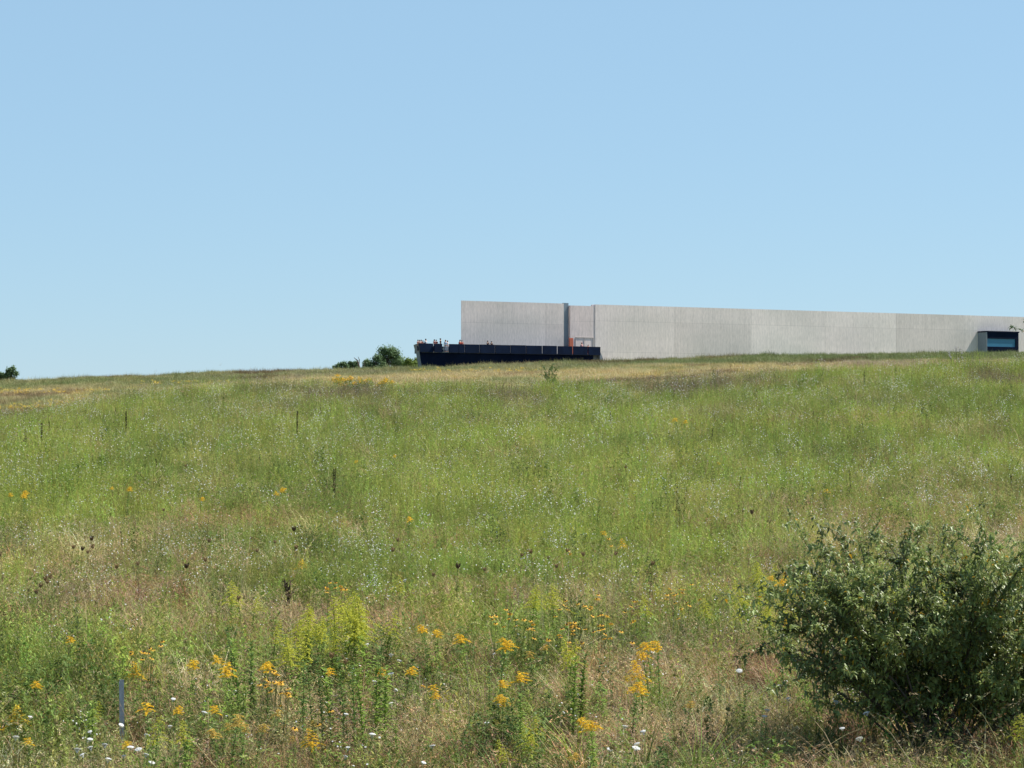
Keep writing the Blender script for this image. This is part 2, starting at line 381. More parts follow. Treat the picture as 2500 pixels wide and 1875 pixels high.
# hull: front face y=.35 .. back y=8, left end leans inwards as it goes down
hb.add([(.25,.35,PB),(DLEN-1.1,.35,PB),(DLEN-1.1,7.2,PB),(2.9,6.5,PB),(lean+.45,.55,ZB),(DLEN-1.1,.35,ZB),(DLEN-1.1,7.2,ZB),(lean+3.0,6.5,ZB)],
       [(0,1,2,3),(0,4,5,1),(1,5,6,2),(2,6,7,3),(7,6,5,4)]); hb.add([(.25,.35,PB),(2.9,6.5,PB),(lean+3.0,6.5,ZB),(lean+.45,.55,ZB)], [(0,1,2,3)], 1)
hull = hb.build('hull', [M_navy, M_grey], deck)
cuts = [1022.5, 1058.5, 1078.8, 1095.5, 1119, 1135, 1171.5, 1209, 1247, 1285, 1324, 1361, 1398.5, 1436, 1466.5]
for i in range(len(cuts)-1):
    if i == 2: continue
    a, c = dx(cuts[i]), dx(cuts[i+1]); g = .05 if i not in (10, 11, 12) else .1
    fwd = {1: -.22, 3: -.12}.get(i, 0)
    p_ = MB()
    if i == 0: p_.prism([(a-.02,.0,ZD),(a-.02,.16,ZD),(a+.32,.16,PB-.12),(a+.32,0,PB-.12)], [(c-g,0,ZD),(c-g,.16,ZD),(c-g,.16,PB-.12),(c-g,0,PB-.12)])
    else: p_.box(a+g, c-g, fwd, .16+fwd, PB-.12, ZD-.02*(i%2))
    p_.build('parapet_panel', M_navyp, deck)
p_ = MB(); p_.prism([(-.02,.165,ZD),(.1,.165,ZD),(.44,.165,PB-.12),(.32,.165,PB-.12)], [(2.5,6.5,ZD),(2.62,6.5,ZD),(2.96,6.5,PB-.12),(2.84,6.5,PB-.12)])
e = p_.build('parapet_end', M_grey, deck); e['label'] = 'grey leaning end panel of the prow'
p_ = MB(); p_.box(3.0, DLEN-.05, 7.0, 7.14, PB-.1, ZD-.1); p_.build('parapet_back', M_navyp, deck)
g0, g1 = dx(cuts[2]), dx(cuts[3])
p_ = MB()
for zz in (ZD-.05, ZD-.4, ZD-.72): p_.box(g0, g1, .04, .08, zz-.04, zz)
for k in range(4): x = g0+(g1-g0)*k/3; p_.box(x-.02, x+.02, .085, .12, PB-.1, ZD-.05)
r_ = p_.build('guard_rail', M_rail, deck); r_['label'] = 'pale open guard rail between two parapet panels'
p_ = MB(); p_.prism([(.5,.17,PB-.13),(DLEN-.05,.17,PB-.13),(DLEN-.05,6.95,PB-.13),(3.4,6.95,PB-.13)], [(.5,.17,PB-.003),(DLEN-.05,.17,PB-.003),(DLEN-.05,6.95,PB-.003),(3.4,6.95,PB-.003)]); p_.build('deck_floor', M_grey, deck)
p_ = MB(); p_.box(DLEN-1.09, DLEN-.1, .8, 7.4, ZB, PB-.14); e = p_.build('abutment', M_grey, deck)
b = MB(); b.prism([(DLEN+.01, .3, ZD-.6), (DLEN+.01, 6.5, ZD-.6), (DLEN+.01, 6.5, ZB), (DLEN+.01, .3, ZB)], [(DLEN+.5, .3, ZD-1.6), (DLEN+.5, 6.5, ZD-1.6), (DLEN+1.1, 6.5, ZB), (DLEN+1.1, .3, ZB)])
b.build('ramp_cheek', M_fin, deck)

# small dark pavilion against the wall at the right
uL = along(2388); boxd = 2.1; zb = gmin(uL, uL+8)
pav = empty('pavilion', (W0.x+WD.x*uL, W0.y+WD.y*uL, zb), WA)
tag(pav, 'small black box building with a wide blue window against the long wall', 'building')
HT = at(2420, 809, 399).z - zb; wl = (at(2490, 850, 401).x-at(2407, 850, 401).x)/math.cos(WA)*1.06
zw0 = at(2440, 847, 399).z-zb; zw1 = at(2440, 827.5, 399).z-zb; wr = wl*.905
b = MB(); yf = -boxd
b.box(0.12, wl, yf, yf+.3, zw1, HT-.2); b.box(0.12, wl, yf, yf+.3, 0, zw0); b.box(wr, wl, yf, yf+.3, zw0, zw1); b.box(wl-.3, wl, yf+.3, -.01, 0, HT-.2)
b.build('wall', M_navy, pav)
b = MB(); b.box(0, .115, yf-.05, -.01, 0, HT-.2); e = b.build('side_wall', M_fin, pav); e['label'] = 'plain concrete side wall toned as shaded'
b = MB(); b.box(-.08, wl+.08, yf-.12, -.01, HT-.197, HT); b.build('roof', M_navy, pav)
b = MB(); b.box(.12, wr, yf+.12, yf+.18, zw0, zw1); wnd = b.build('window', M_glass, pav)
# ------------------------------------------------------------------ people on the deck
SKIN = mat('skin', lin(196,150,122), .6)
def skinned(name, verts, edges, rad, mt):
    me = bpy.data.meshes.new(name); me.from_pydata(verts, edges, [])
    o = bpy.data.objects.new(name, me); COL.objects.link(o)
    md = o.modifiers.new('skin', 'SKIN'); md.use_smooth_shade = True
    for i, r in enumerate(rad): me.skin_vertices[0].data[i].radius = (r, r) if not isinstance(r, tuple) else r
    me.skin_vertices[0].data[0].use_root = True
    s2 = o.modifiers.new('sub', 'SUBSURF'); s2.levels = 1; s2.render_levels = 1
    dg = bpy.context.evaluated_depsgraph_get(); ev = bpy.data.meshes.new_from_object(o.evaluated_get(dg))
    bpy.data.objects.remove(o); ev.materials.clear(); ev.materials.append(mt); ev.name = name; return ev
def person_meshes(pose):
    s = [(0,0,.92),(0,0,1.08),(0,.0,1.28),(0,.0,1.42),(0,.0,1.50),(0,-.01,1.60),(0,-.01,1.69)]
    sr = [(.15,.11),(.13,.10),(.16,.11),(.15,.10),.055,(.085,.095),(.07,.08)]
    E = [(i, i+1) for i in range(6)]
    def arm(sx):
        if pose == 'lean': return [(sx*.19,0,1.40),(sx*.24,-.10,1.16),(sx*.12,-.33,1.13),(sx*.09,-.40,1.13)]
        if pose == 'point': return [(sx*.19,0,1.40),(sx*.26,-.16,1.28 if sx < 0 else 1.14),(sx*.30,-.40,1.38 if sx < 0 else .95),(sx*.31,-.50,1.42 if sx < 0 else .86)]
        return [(sx*.19,0,1.40),(sx*.24,.02,1.13),(sx*.23,-.06,.88),(sx*.23,-.08,.79)]
    def leg(sx): return [(sx*.09,0,.88),(sx*.10,-.01,.48),(sx*.11,.02,.08),(sx*.12,-.13,.04)]
    V = list(s); Rr = list(sr)
    for sx in (-1, 1):
        a = arm(sx); n = len(V); V += a; Rr += [.055,.043,.034,(.04,.02)]; E += [(3, n), (n, n+1), (n+1, n+2), (n+2, n+3)]
        l = leg(sx); n = len(V); V += l; Rr += [.085,.06,.045,.04]; E += [(0, n), (n, n+1), (n+1, n+2), (n+2, n+3)]
    body = skinned('body', V, E, Rr, SKIN)
    Vs = [(0,0,.93),(0,0,1.08),(0,0,1.28),(0,0,1.42),(0,0,1.455)]; Rs = [(.17,.13),(.15,.12),(.175,.13),(.165,.115),.08]; Es = [(0,1),(1,2),(2,3),(3,4)]
    for sx in (-1, 1):
        a = arm(sx); n = len(Vs); m = [a[0][k]*.45+a[1][k]*.55 for k in range(3)]; Vs += [a[0], m]; Rs += [.072,.062]; Es += [(3, n), (n, n+1)]
    shirt = skinned('shirt', Vs, Es, Rs, SKIN)
    Vt = [(0,0,.97),(0,0,.90)]; Rt = [(.155,.125),(.17,.13)]; Et = [(0,1)]
    for sx in (-1, 1):
        l = leg(sx); n = len(Vt); Vt += l[:3]; Rt += [.10,.075,.06]; Et += [(1, n), (n, n+1), (n+1, n+2)]
    tr = skinned('trousers', Vt, Et, Rt, SKIN)
    return body, shirt, tr
PM = {k: person_meshes(k) for k in ('stand', 'lean', 'point')}
def hair_mesh(long_):
    b = MB(); b.ball((0,.015,1.665), .10, .115, .10, nu=10, nv=6)
    if long_: b.ball((0,.075,1.56), .085, .06, .15, nu=8, nv=5)
    return b
_mc = {}
def cloth(c):
    if c not in _mc: _mc[c] = mat('cloth %d %d %d' % c, lin(*c), .8)
    return _mc[c]
people = [  # photo column, depth into the deck, shirt, trousers, hair, pose, long hair, scale, turn, label
 (1020.5, 1.0, (182,112,100), (60,60,80), (70,44,30), 'lean', 0, .95, .3, 'person in a faded red top leaning on the parapet at the tip of the prow'),
 (1024.5, .6, (214,168,150), (60,70,90), (96,60,40), 'lean', 1, .93, -.2, 'person in a pale pink top second from the tip of the prow'),
 (1028.5, .9, (104,36,34), (40,40,50), (52,34,26), 'lean', 1, .95, .1, 'person in a maroon top third from the tip of the prow'),
 (1032.6, 1.3, (206,206,212), (60,70,90), (60,46,40), 'stand', 0, .90, 0, 'person in a pale shirt standing just right of the three at the prow'),
 (1039.5, 1.2, (196,208,216), (70,80,100), (70,60,56), 'stand', 0, 1.04, .4, 'tall person in a light blue grey shirt standing alone near the prow'),
 (1060.6, .7, (128,88,92), (50,50,60), (46,30,26), 'lean', 1, .99, .2, 'person in a mauve top leaning on the grey parapet panel'),
 (1065.0, .7, (116,60,58), (40,44,60), (60,40,34), 'lean', 0, .97, -.3, 'person in a brown red top beside the person in mauve'),
 (1075.3, .5, (30,38,44), (26,30,40), (34,28,26), 'stand', 0, 1.08, .9, 'tall person in black standing left of the pale guard rail'),
 (1087.8, .9, (160,190,214), (140,150,170), (120,92,70), 'stand', 1, .98, 0, 'person in pale blue standing behind the open guard rail'),
 (1092.5, 1.4, (196,200,206), (150,150,160), (84,64,50), 'stand', 0, .94, .5, 'person in white partly behind the right end of the guard rail'),
 (1123.3, .8, (190,88,70), (50,50,70), (80,44,34), 'stand', 1, 1.01, .2, 'person in a bright red top standing at the left end of the concrete wall'),
 (1127.5, .8, (176,92,78), (50,50,70), (90,60,50), 'lean', 0, .97, -.2, 'person in a red top just right of the taller one in bright red'),
 (1190.8, .6, (34,40,46), (30,34,44), (30,26,26), 'point', 0, .98, .5, 'person in black with one arm raised above the parapet'),
 (1200.0, .6, (40,44,50), (30,34,44), (36,30,28), 'lean', 0, .93, .2, 'short person in black whose head just clears the parapet'),
 (1420.5, .8, (226,170,170), (120,60,70), (170,60,44), 'stand', 0, .98, .1, 'person in a pale pink shirt near the right end of the deck'),
 (1436.0, .45, (170,76,62), (150,40,40), (120,50,40), 'lean', 0, .80, 0, 'small figure in red seen through a gap between the last parapet panels'),
]
zf = PB-.003
for px, dep, sc_, tc_, hc_, pose, lng, s, turn, lab in people:
    k_ = (px-1250)/F; u = (WD.y*dep + k_*(DL.y+WD.x*dep) - DL.x)/(WD.x-k_*WD.y); X = DL.x+WD.x*u-WD.y*dep; Y = DL.y+WD.y*u+WD.x*dep
    t = empty('person', (X, Y, zf), WA+turn, s); tag(t, lab, 'person')
    for nm, me, c in zip(('body', 'shirt', 'trousers'), PM[pose], (None, sc_, tc_)):
        o = bpy.data.objects.new(nm, me if c is None else me.copy()); COL.objects.link(o); o.parent = t
        if c is not None: o.data.materials.clear(); o.data.materials.append(cloth(c))
    hair_mesh(lng).build('hair', cloth(hc_), t, True)

# ------------------------------------------------------------------ trees beyond the brow
M_tleaf = mat('far tree leaves', lin(112,136,96), .6, var=.25, scale=.5, transl=.25)
M_tleaf2 = mat('far yellow green leaves', lin(120,140,66), .6, var=.25, scale=.5, transl=.25)
M_bark = mat('bark', lin(96,86,76), .9, var=.2, scale=3)
def tree(name, X, Y, H, W, rnd, label, ml=M_tleaf, lobes=None, n=6000, leaf=.36, cat='tree', gap=.75, group=None, base=.35):
    z0 = gz(X, Y)-.2; t = empty(name, (X, Y, z0)); tag(t, label, cat, group)
    tr = MB(); tips = []
    top = Vector((rnd.uniform(-.3,.3), 0, H*.86)); r0 = H*.026+.03
    tr.tube([(0,0,0), (rnd.uniform(-.1,.1)*H*.2, 0, H*.3), (top.x*.6, 0, H*.6), top], [r0, r0*.75, r0*.5, r0*.12], 7)
    cl = []
    for k in range(lobes or 16):
        a = rnd.uniform(0, 6.28); h = rnd.uniform(base, .93); rr = W*.5*math.sqrt(max(.05, 1-((h-.58)/.48)**2))*rnd.uniform(.45, .95)
        c = Vector((math.cos(a)*rr, math.sin(a)*rr, H*h)); cl.append((c, rnd.uniform(.14, .22)*W))
        s = Vector((top.x*.5*h, 0, H*h*.6)); tr.tube([s, (s+c)/2+Vector((0,0,H*.03)), c], [r0*.35, r0*.2, r0*.06], 4)
    cl.append((Vector((top.x, 0, H*.9)), .15*W))
    tr.build('trunk', M_bark, t)
    cr = MB(); per = n//len(cl)
    for c, r in cl:
        for i in range(per):
            d = Vector((rnd.gauss(0,1), rnd.gauss(0,1), rnd.gauss(0,.8))).normalized()*r*(rnd.random()**.45)
            d *= 1+gap*math.sin(c.x*7+d.x*9/r)*math.cos(d.z*8/r+c.y)
            p = c+d; cr.leaf(p, (rnd.gauss(0,1), rnd.gauss(0,1), rnd.gauss(-.2,.7)), (0,0,1), leaf*rnd.uniform(.7,1.4), leaf*.6)
    cr.build('crown', ml, t); return t
rt = random.Random(5)
def far_tree(pxc, pytop, Y, wpx, label, **k):
    p = at(pxc, pytop, Y); X = p.x; H = p.z-gz(X, Y)+.2; W = wpx/F*Y
    return tree('tree', X, Y, H, W, rt, label, group='trees beyond the hilltop', **k)
far_tree(946, 848, 462, 64, 'tallest broad dark tree on the skyline left of the black deck', n=11000, lobes=22)
far_tree(914, 867, 458, 48, 'lower left shoulder of the tree group, touching the tallest tree', n=7000)
far_tree(975, 872, 470, 46, 'round dark tree hugging the right side of the tallest tree', n=6000)
far_tree(862, 882, 474, 26, 'small bluish tree standing apart, second from the left of the skyline group')
far_tree(838, 882, 470, 26, 'small round tree third from the left end of the skyline group', n=4500)
far_tree(823, 887, 478, 20, 'smallest bluish tree at the left end of the skyline group', n=4000)
far_tree(893, 876, 466, 26, 'narrow dark tree with bare tip left of the broad tree', n=3000)
far_tree(1002, 876, 455, 40, 'yellow green tree close beside the prow of the deck', ml=M_tleaf2, n=6000)
far_tree(1020, 872, 460, 36, 'yellow green tree partly hidden by the prow of the deck', ml=M_tleaf2, n=6000)
far_tree(26, 894, 430, 30, 'lone tree with a ragged crown at the far left edge of the skyline', n=4000)
far_tree(2, 908, 432, 26, 'small tree cut off by the left edge of the picture', n=4000)
p = at(884, 868, 452); b = MB(); z0 = gz(p.x, 452); H = p.z-z0
b.tube([(0,0,0), (-.4,0,H*.6), (-.9,0,H*.88), (-1.5,0,H*.97)], [.3,.22,.12,.04], 6); b.tube([(-.6,0,H*.74), (-.5,.1,H*.9), (-.75,0,H)], [.12,.08,.03], 5)
b.tube([(-.2,0,H*.5), (.4,.1,H*.7), (.5,0,H*.85)], [.12,.07,.02], 5)
o = b.build('dead_tree', M_bark, None, True, (p.x, 452, z0-.2)); tag(o, 'bare forked dead tree left of the broad dark tree on the skyline', 'tree')

# ------------------------------------------------------------------ meadow: prototypes of tufts, scattered as uncountable stuff
rp = random.Random(11)
def forb(rad, ns, hmin, hmax, nl, L, W, nb, flowers=0, fr=.008, fm=1):
    b = MB()
    for k in range(ns):
        a = rp.uniform(0, 6.28); r = rad*math.sqrt(rp.random()); x, y = math.cos(a)*r, math.sin(a)*r
        h = rp.uniform(hmin, hmax); lx, ly = rp.uniform(-.18,.18)*h, rp.uniform(-.18,.18)*h
        P = lambda t: Vector((x+lx*t*t, y+ly*t*t, h*t))
        b.blade((x, y, 0), math.atan2(ly, lx), h, math.hypot(lx, ly)/h, .005, 3, 0, rp)
        for i in range(nl):
            t = rp.uniform(.12, 1); p = P(t); aa = rp.uniform(0, 6.28)
            b.thin(p, (math.cos(aa), math.sin(aa), rp.uniform(.3, 1.6)), L*rp.uniform(.6,1.3)*(1.15-.5*t), W*rp.uniform(.7,1.3), rp)
        for i in range(flowers):
            t = rp.uniform(.72, 1.02); p = P(t)+Vector((rp.gauss(0,.05), rp.gauss(0,.05), rp.uniform(0,.05)))
            b.disc(p, (rp.gauss(-.2,.5), rp.gauss(-.3,.5), 1), fr*rp.uniform(.7,1.25), 5, fm)
    for k in range(nb):
        a = rp.uniform(0, 6.28); r = rad*math.sqrt(rp.random())
        b.blade((math.cos(a)*r, math.sin(a)*r, 0), rp.uniform(0, 6.28), rp.uniform(hmin*.6, hmax*.95), rp.uniform(.1,.8), .006, 3, 0, rp)
    return b
def dry(rad, nb, hmin, hmax, heads=12):
    b = MB()
    for k in range(nb):
        a = rp.uniform(0, 6.28); r = rad*math.sqrt(rp.random()); h = rp.uniform(hmin, hmax)
        az = rp.uniform(0, 6.28); tip = b.blade((math.cos(a)*r, math.sin(a)*r, 0), az, h, rp.uniform(.2,1.35), rp.uniform(.003,.008), 4, 0, rp)
        if k < heads:
            d = Vector((math.cos(az), math.sin(az), -.6))
            for i in range(7): b.thin(Vector(tip)-d*.012*i+Vector((rp.gauss(0,.006), rp.gauss(0,.006), rp.gauss(0,.006))), d+Vector((rp.gauss(0,.5), rp.gauss(0,.5), rp.gauss(0,.4))), .03, .006, rp)
    return b
def fartuft(nb, h, w):
    b = MB()
    for k in range(nb):
        a = rp.uniform(0, 6.28); r = .45*math.sqrt(rp.random())
        b.blade((math.cos(a)*r, math.sin(a)*r, 0), rp.uniform(0, 6.28), h*rp.uniform(.5,1.15), rp.uniform(.1,.8), w, 2, 0, rp)
    return b
def protos(cname, lst, mats):
    c = bpy.data.collections.new(cname)
    for i, b in enumerate(lst):
        me = b.mesh('%s_tuft' % cname, mats); o = bpy.data.objects.new('%s_%02d' % (cname, i), me); c.objects.link(o)
    return c
C_green = protos('green', [forb(.24, 8, .30, .52, 26, .045, .0065, 26) for _ in range(4)] + [forb(.22, 5, .40, .66, 40, .05, .006, 12) for _ in range(2)] + [forb(.2, 3, .22, .4, 16, .06, .012, 34) for _ in range(2)], [M_veg])
C_near = protos('near', [forb(.2, 6, .26, .5, 20, .06, .013, 16) for _ in range(4)] + [forb(.2, 4, .35, .62, 26, .055, .010, 14) for _ in range(2)] + [forb(.16, 2, .22, .4, 12, .06, .014, 34) for _ in range(2)], [M_veg])
C_dry = protos('dry', [dry(.2, 60, .25, .6) for _ in range(4)] + [dry(.16, 46, .4, .78, 22) for _ in range(2)], [M_dry])
C_aster = protos('aster', [forb(.16, 5, .42, .66, 20, .035, .005, 6, flowers=f, fr=.0072) for f in (1, 1, 2, 6)], [M_veg, M_white])
C_yel = protos('gold', [forb(.22, 5, .4, .6, 16, .05, .01, 8, flowers=14, fr=.015) for f in range(3)], [M_veg, M_yel])
C_far = protos('far', [fartuft(26, .5, .03) for _ in range(4)], [M_dry])
def broad():
    b = MB()
    for k in range(7):
        a = rp.uniform(0, 6.28); r = .16*math.sqrt(rp.random()); x, y = math.cos(a)*r, math.sin(a)*r; h = rp.uniform(.3, .6)
        b.blade((x, y, 0), a, h, .15, .007, 3, 0, rp)
        for i in range(24):
            t = rp.uniform(.15, 1); aa = rp.uniform(0, 6.28); b.leaf((x, y, h*t), (math.cos(aa), math.sin(aa), rp.uniform(-.1,.8)), (0,0,1), rp.uniform(.04,.09), rp.uniform(.014,.028), 0, .3)
    return b
def arch():
    b = MB()
    for k in range(26): b.blade((rp.gauss(0,.03), rp.gauss(0,.03), 0), rp.uniform(0, 6.28), rp.uniform(.45, .75), rp.uniform(.4,1.3), .011, 5, 0, rp)
    return b
C_broad = protos('broad', [broad() for _ in range(4)] + [arch() for _ in range(2)], [M_veg])
C_stalk = protos('stalk', [dry(.10, 5, .6, .95, 5) for _ in range(3)], [M_dry])

def scatter(name, coll, xy, scl, idx, col, rng, kind='stuff', cat=None, label=None, tilt=.10):
    cx, cy = hit(2340, 1845, .05); shade = ((xy[:,0]-cx)/1.15)**2+((xy[:,1]-cy-.25)/.75)**2 < 1      # little grows under the big bush
    ok = ~shade | (rng.random(len(xy)) < .10); xy, scl, idx, col = xy[ok], scl[ok], idx[ok], col[ok]
    N = len(xy); z = ground(xy[:,0], xy[:,1]) - .01
    me = bpy.data.meshes.new(name); me.vertices.add(N)
    me.vertices.foreach_set('co', np.column_stack([xy, z]).astype(np.float32).ravel())
    rot = np.column_stack([rng.normal(0, tilt, N), rng.normal(0, tilt, N), rng.uniform(0, 6.283, N)])
    me.attributes.new('rot', 'FLOAT_VECTOR', 'POINT').data.foreach_set('vector', rot.astype(np.float32).ravel())
    me.attributes.new('scl', 'FLOAT_VECTOR', 'POINT').data.foreach_set('vector', scl.astype(np.float32).ravel())
    me.attributes.new('idx', 'INT', 'POINT').data.foreach_set('value', idx.astype(np.int32))
    me.attributes.new('tint', 'FLOAT_COLOR', 'POINT').data.foreach_set('color', np.column_stack([col, np.ones(N)]).astype(np.float32).ravel())
    o = bpy.data.objects.new(name, me); COL.objects.link(o)
    ng = bpy.data.node_groups.new(name+' scatter', 'GeometryNodeTree')
    ng.interface.new_socket('Geometry', in_out='INPUT', socket_type='NodeSocketGeometry'); ng.interface.new_socket('Geometry', in_out='OUTPUT', socket_type='NodeSocketGeometry')
    N_ = ng.nodes; L = ng.links; gi = N_.new('NodeGroupInput'); go = N_.new('NodeGroupOutput')
    ip = N_.new('GeometryNodeInstanceOnPoints'); ci = N_.new('GeometryNodeCollectionInfo'); ci.inputs['Collection'].default_value = coll
    ci.inputs['Separate Children'].default_value = True; ci.inputs['Reset Children'].default_value = True
    def na(nm, ty): q = N_.new('GeometryNodeInputNamedAttribute'); q.data_type = ty; q.inputs['Name'].default_value = nm; return q.outputs['Attribute']
    e2 = N_.new('FunctionNodeEulerToRotation'); L.new(na('rot', 'FLOAT_VECTOR'), e2.inputs[0]); L.new(e2.outputs[0], ip.inputs['Rotation'])
    L.new(na('scl', 'FLOAT_VECTOR'), ip.inputs['Scale']); L.new(na('idx', 'INT'), ip.inputs['Instance Index']); ip.inputs['Pick Instance'].default_value = True
    L.new(gi.outputs[0], ip.inputs['Points']); L.new(ci.outputs[0], ip.inputs['Instance']); L.new(ip.outputs[0], go.inputs[0])
    md = o.modifiers.new('scatter', 'NODES'); md.node_group = ng
    tag(o, label, cat, None, kind); return o
rng = np.random.default_rng(3)
def wedge(y0, y1, dens, margin=1.16):
    A = .4167*margin*(y1*y1-y0*y0)/2 + 1.0*(y1-y0); N = int(A*dens)
    y = np.sqrt(rng.uniform(y0*y0, y1*y1, N)); hw = .20835*margin*y+.5
    return np.column_stack([rng.uniform(-1, 1, N)*hw, y])
def mixc(a, b, t): t = np.clip(t, 0, 1)[:, None]; return np.array(a[:3])*(1-t)+np.array(b[:3])*t
def jit(c, s=.16):
    v = 1+rng.normal(0, s, (len(c), 1)); h = 1+rng.normal(0, s*.35, (len(c), 3)); return np.clip(c*v*h, .005, .95)
P = np.concatenate([wedge(11.5, 22, 27), wedge(22, 36, 20), wedge(36, 60, 15), wedge(60, 118, 8.5), wedge(118, 135, 3)])
d = dryness(P[:,0], P[:,1]); isdry = rng.random(len(P)) < d*.92
G = P[~isdry]; D = P[isdry]
G1, G2, G3, G4 = lin(160,172,80), lin(136,150,72), lin(178,180,96), lin(130,120,88)
def gcol(Q):
    a = fbm(Q[:,0]*.25, Q[:,1]*.18, 101); b = fbm(Q[:,0]*.8, Q[:,1]*.5, 111); c = fbm(Q[:,0]*.3+9, Q[:,1]*.15, 121)
    col = mixc(G1, G2, (a-.4)*4); t = np.clip((b-.5)*3, 0, 1)[:, None]; col = col*(1-t)+np.array(G3[:3])*t
    t = (np.clip((c-.55)*5+.25*sstep(96, 112, Q[:,1]), 0, 1)*(.25+.75*sstep(75, 105, Q[:,1])))[:, None]; return col*(1-t)+np.array(G4[:3])*t
def scl3(N, lo, hi, y): s = rng.uniform(lo, hi, N)*(1+.30*sstep(30, 70, y)); return np.column_stack([s*1.05, s*1.05, s*rng.uniform(.8, 1.2, N)])
hN = .75+.5*fbm(G[:,0]*.5, G[:,1]*.4, 131)+sstep(90, 108, G[:,1])*1.0*(fbm(G[:,0]*.35, G[:,1]*.3, 133)-.5)
s3 = scl3(len(G), .75, 1.15, G[:,1]); s3[:,2] *= hN
gc = jit(gcol(G), .28); nr = G[:,1] < 34; ix = rng.integers(0, 8, len(G))
keep = rng.random(len(G)) < np.where(nr, .80, 1)
scatter('grass', C_green, G[~nr], s3[~nr], ix[~nr], gc[~nr], rng, cat='grass', label='fine green meadow herbs and grass covering the near slope')
nr &= keep
scatter('tangled_grass', C_near, G[nr], s3[nr], ix[nr], gc[nr], rng, cat='grass', label='tangled green weeds and grass filling the foreground')
T1, T2, T3 = lin(206,184,138), lin(150,120,82), lin(176,160,112)
a = fbm(D[:,0]*.6, D[:,1]*.5, 141); dc = mixc(T1, T2, (a-.35)*3.2); t = (rng.random(len(D)) < .25)[:, None]; dc = np.where(t, np.array(T3[:3]), dc)
s3 = scl3(len(D), .7, 1.1, D[:,1]); s3[:,2] *= .8
scatter('dry_grass', C_dry, D, s3, rng.integers(0, 6, len(D)), jit(dc, .38), rng, cat='dry grass', label='dead tan grass between the flowers and in patches on the slope')
A_ = np.concatenate([wedge(12, 30, .8), wedge(30, 60, 3.0), wedge(60, 116, 1.8)])
am = fbm(A_[:,0]*.35, A_[:,1]*.28, 151); A_ = A_[rng.random(len(A_)) < np.clip((am-.45)*4, .22, 1)]
s3 = scl3(len(A_), .95, 1.25, A_[:,1]); s3[:,2] *= 1.05
scatter('white_wildflowers', C_aster, A_, s3, rng.integers(0, 4, len(A_)), jit(gcol(A_)), rng, cat='wildflowers', label='tiny white asters speckled all over the green slope')
S_ = np.concatenate([wedge(12, 40, 1.6), wedge(40, 116, .35)])
scatter('dry_stems', C_stalk, S_, scl3(len(S_), .8, 1.2, S_[:,1]), rng.integers(0, 3, len(S_)), jit(mixc(lin(206,190,146), lin(120,96,66), rng.random(len(S_))), .15), rng, cat='dry stems', label='thin pale seed stems standing above the grass')
B_ = np.concatenate([wedge(11.5, 30, 8), wedge(30, 60, 1.6), wedge(60, 112, .5)]); bm = fbm(B_[:,0]*.7, B_[:,1]*.6, 201)
B_ = B_[(bm > .56) | ((rng.random(len(B_)) < .12))]
scatter('meadow_herbs', C_broad, B_, scl3(len(B_), .7, 1.2, B_[:,1]), rng.integers(0, 6, len(B_)), jit(mixc(lin(78,100,44), lin(142,158,70), rng.random(len(B_))**1.5), .2), rng, cat='meadow herbs', label='darker broad leaved herbs and arching blades in clumps through the meadow')
# far hill
Q = wedge(168, 352, 2.4, 1.3); Q = Q[(Q[:,1] < 345) | (rng.random(len(Q)) < .6)]
s = rng.uniform(.7, 1.3, len(Q)); s3 = np.column_stack([s*1.2, s*1.2, s*(.7+.6*fbm(Q[:,0]*.2, Q[:,1]*.1, 171))*(1+sstep(320, 336, Q[:,1])*np.clip(2.6*(fbm(Q[:,0]*1.6, Q[:,1]*1.1, 173)-.5), 0, .8))])
scatter('hill_grass', C_far, Q, s3, rng.integers(0, 4, len(Q)), jit(far_colour(Q[:,0], Q[:,1]), .17), rng, cat='grass', label='tan and olive grass covering the far hill below the walls')
# drifts of orange yellow flowers on the left of the far hill
def band(pts, n, jx, jy):
    out = []
    for (px, py) in pts:
        x, y = hit(px, py, .35, 150, 335)
        for _ in range(n): out.append((x+rng.normal(0, jx), y+rng.normal(0, jy)))
    return out
Y_ = band([(px, 955+3*math.sin(px*.1)) for px in range(-20, 130, 12)], 4, 1.4, 3) + band([(px, 954) for px in range(180, 260, 14)], 3, 1.4, 3) + band([(px, 994-((px-120)*.28 if px > 120 else 0)) for px in range(-20, 210, 14)], 4, 1.2, 3) + band([(px, 938-px*.01) for px in range(340, 560, 26)], 3, 1, 2) \
   + band([(px, 905) for px in range(1000, 1300, 22)], 4, 1.5, 3)
Y_ = np.array(Y_); s = rng.uniform(.8, 1.4, len(Y_))
scatter('orange_wildflowers', C_yel, Y_, np.column_stack([s, s, s*.8]), rng.integers(0, 3, len(Y_)), jit(mixc(lin(150,140,90), lin(160,130,80), rng.random(len(Y_)))), rng, cat='wildflowers', label='drifts of orange yellow flowers across the brown hill at left')

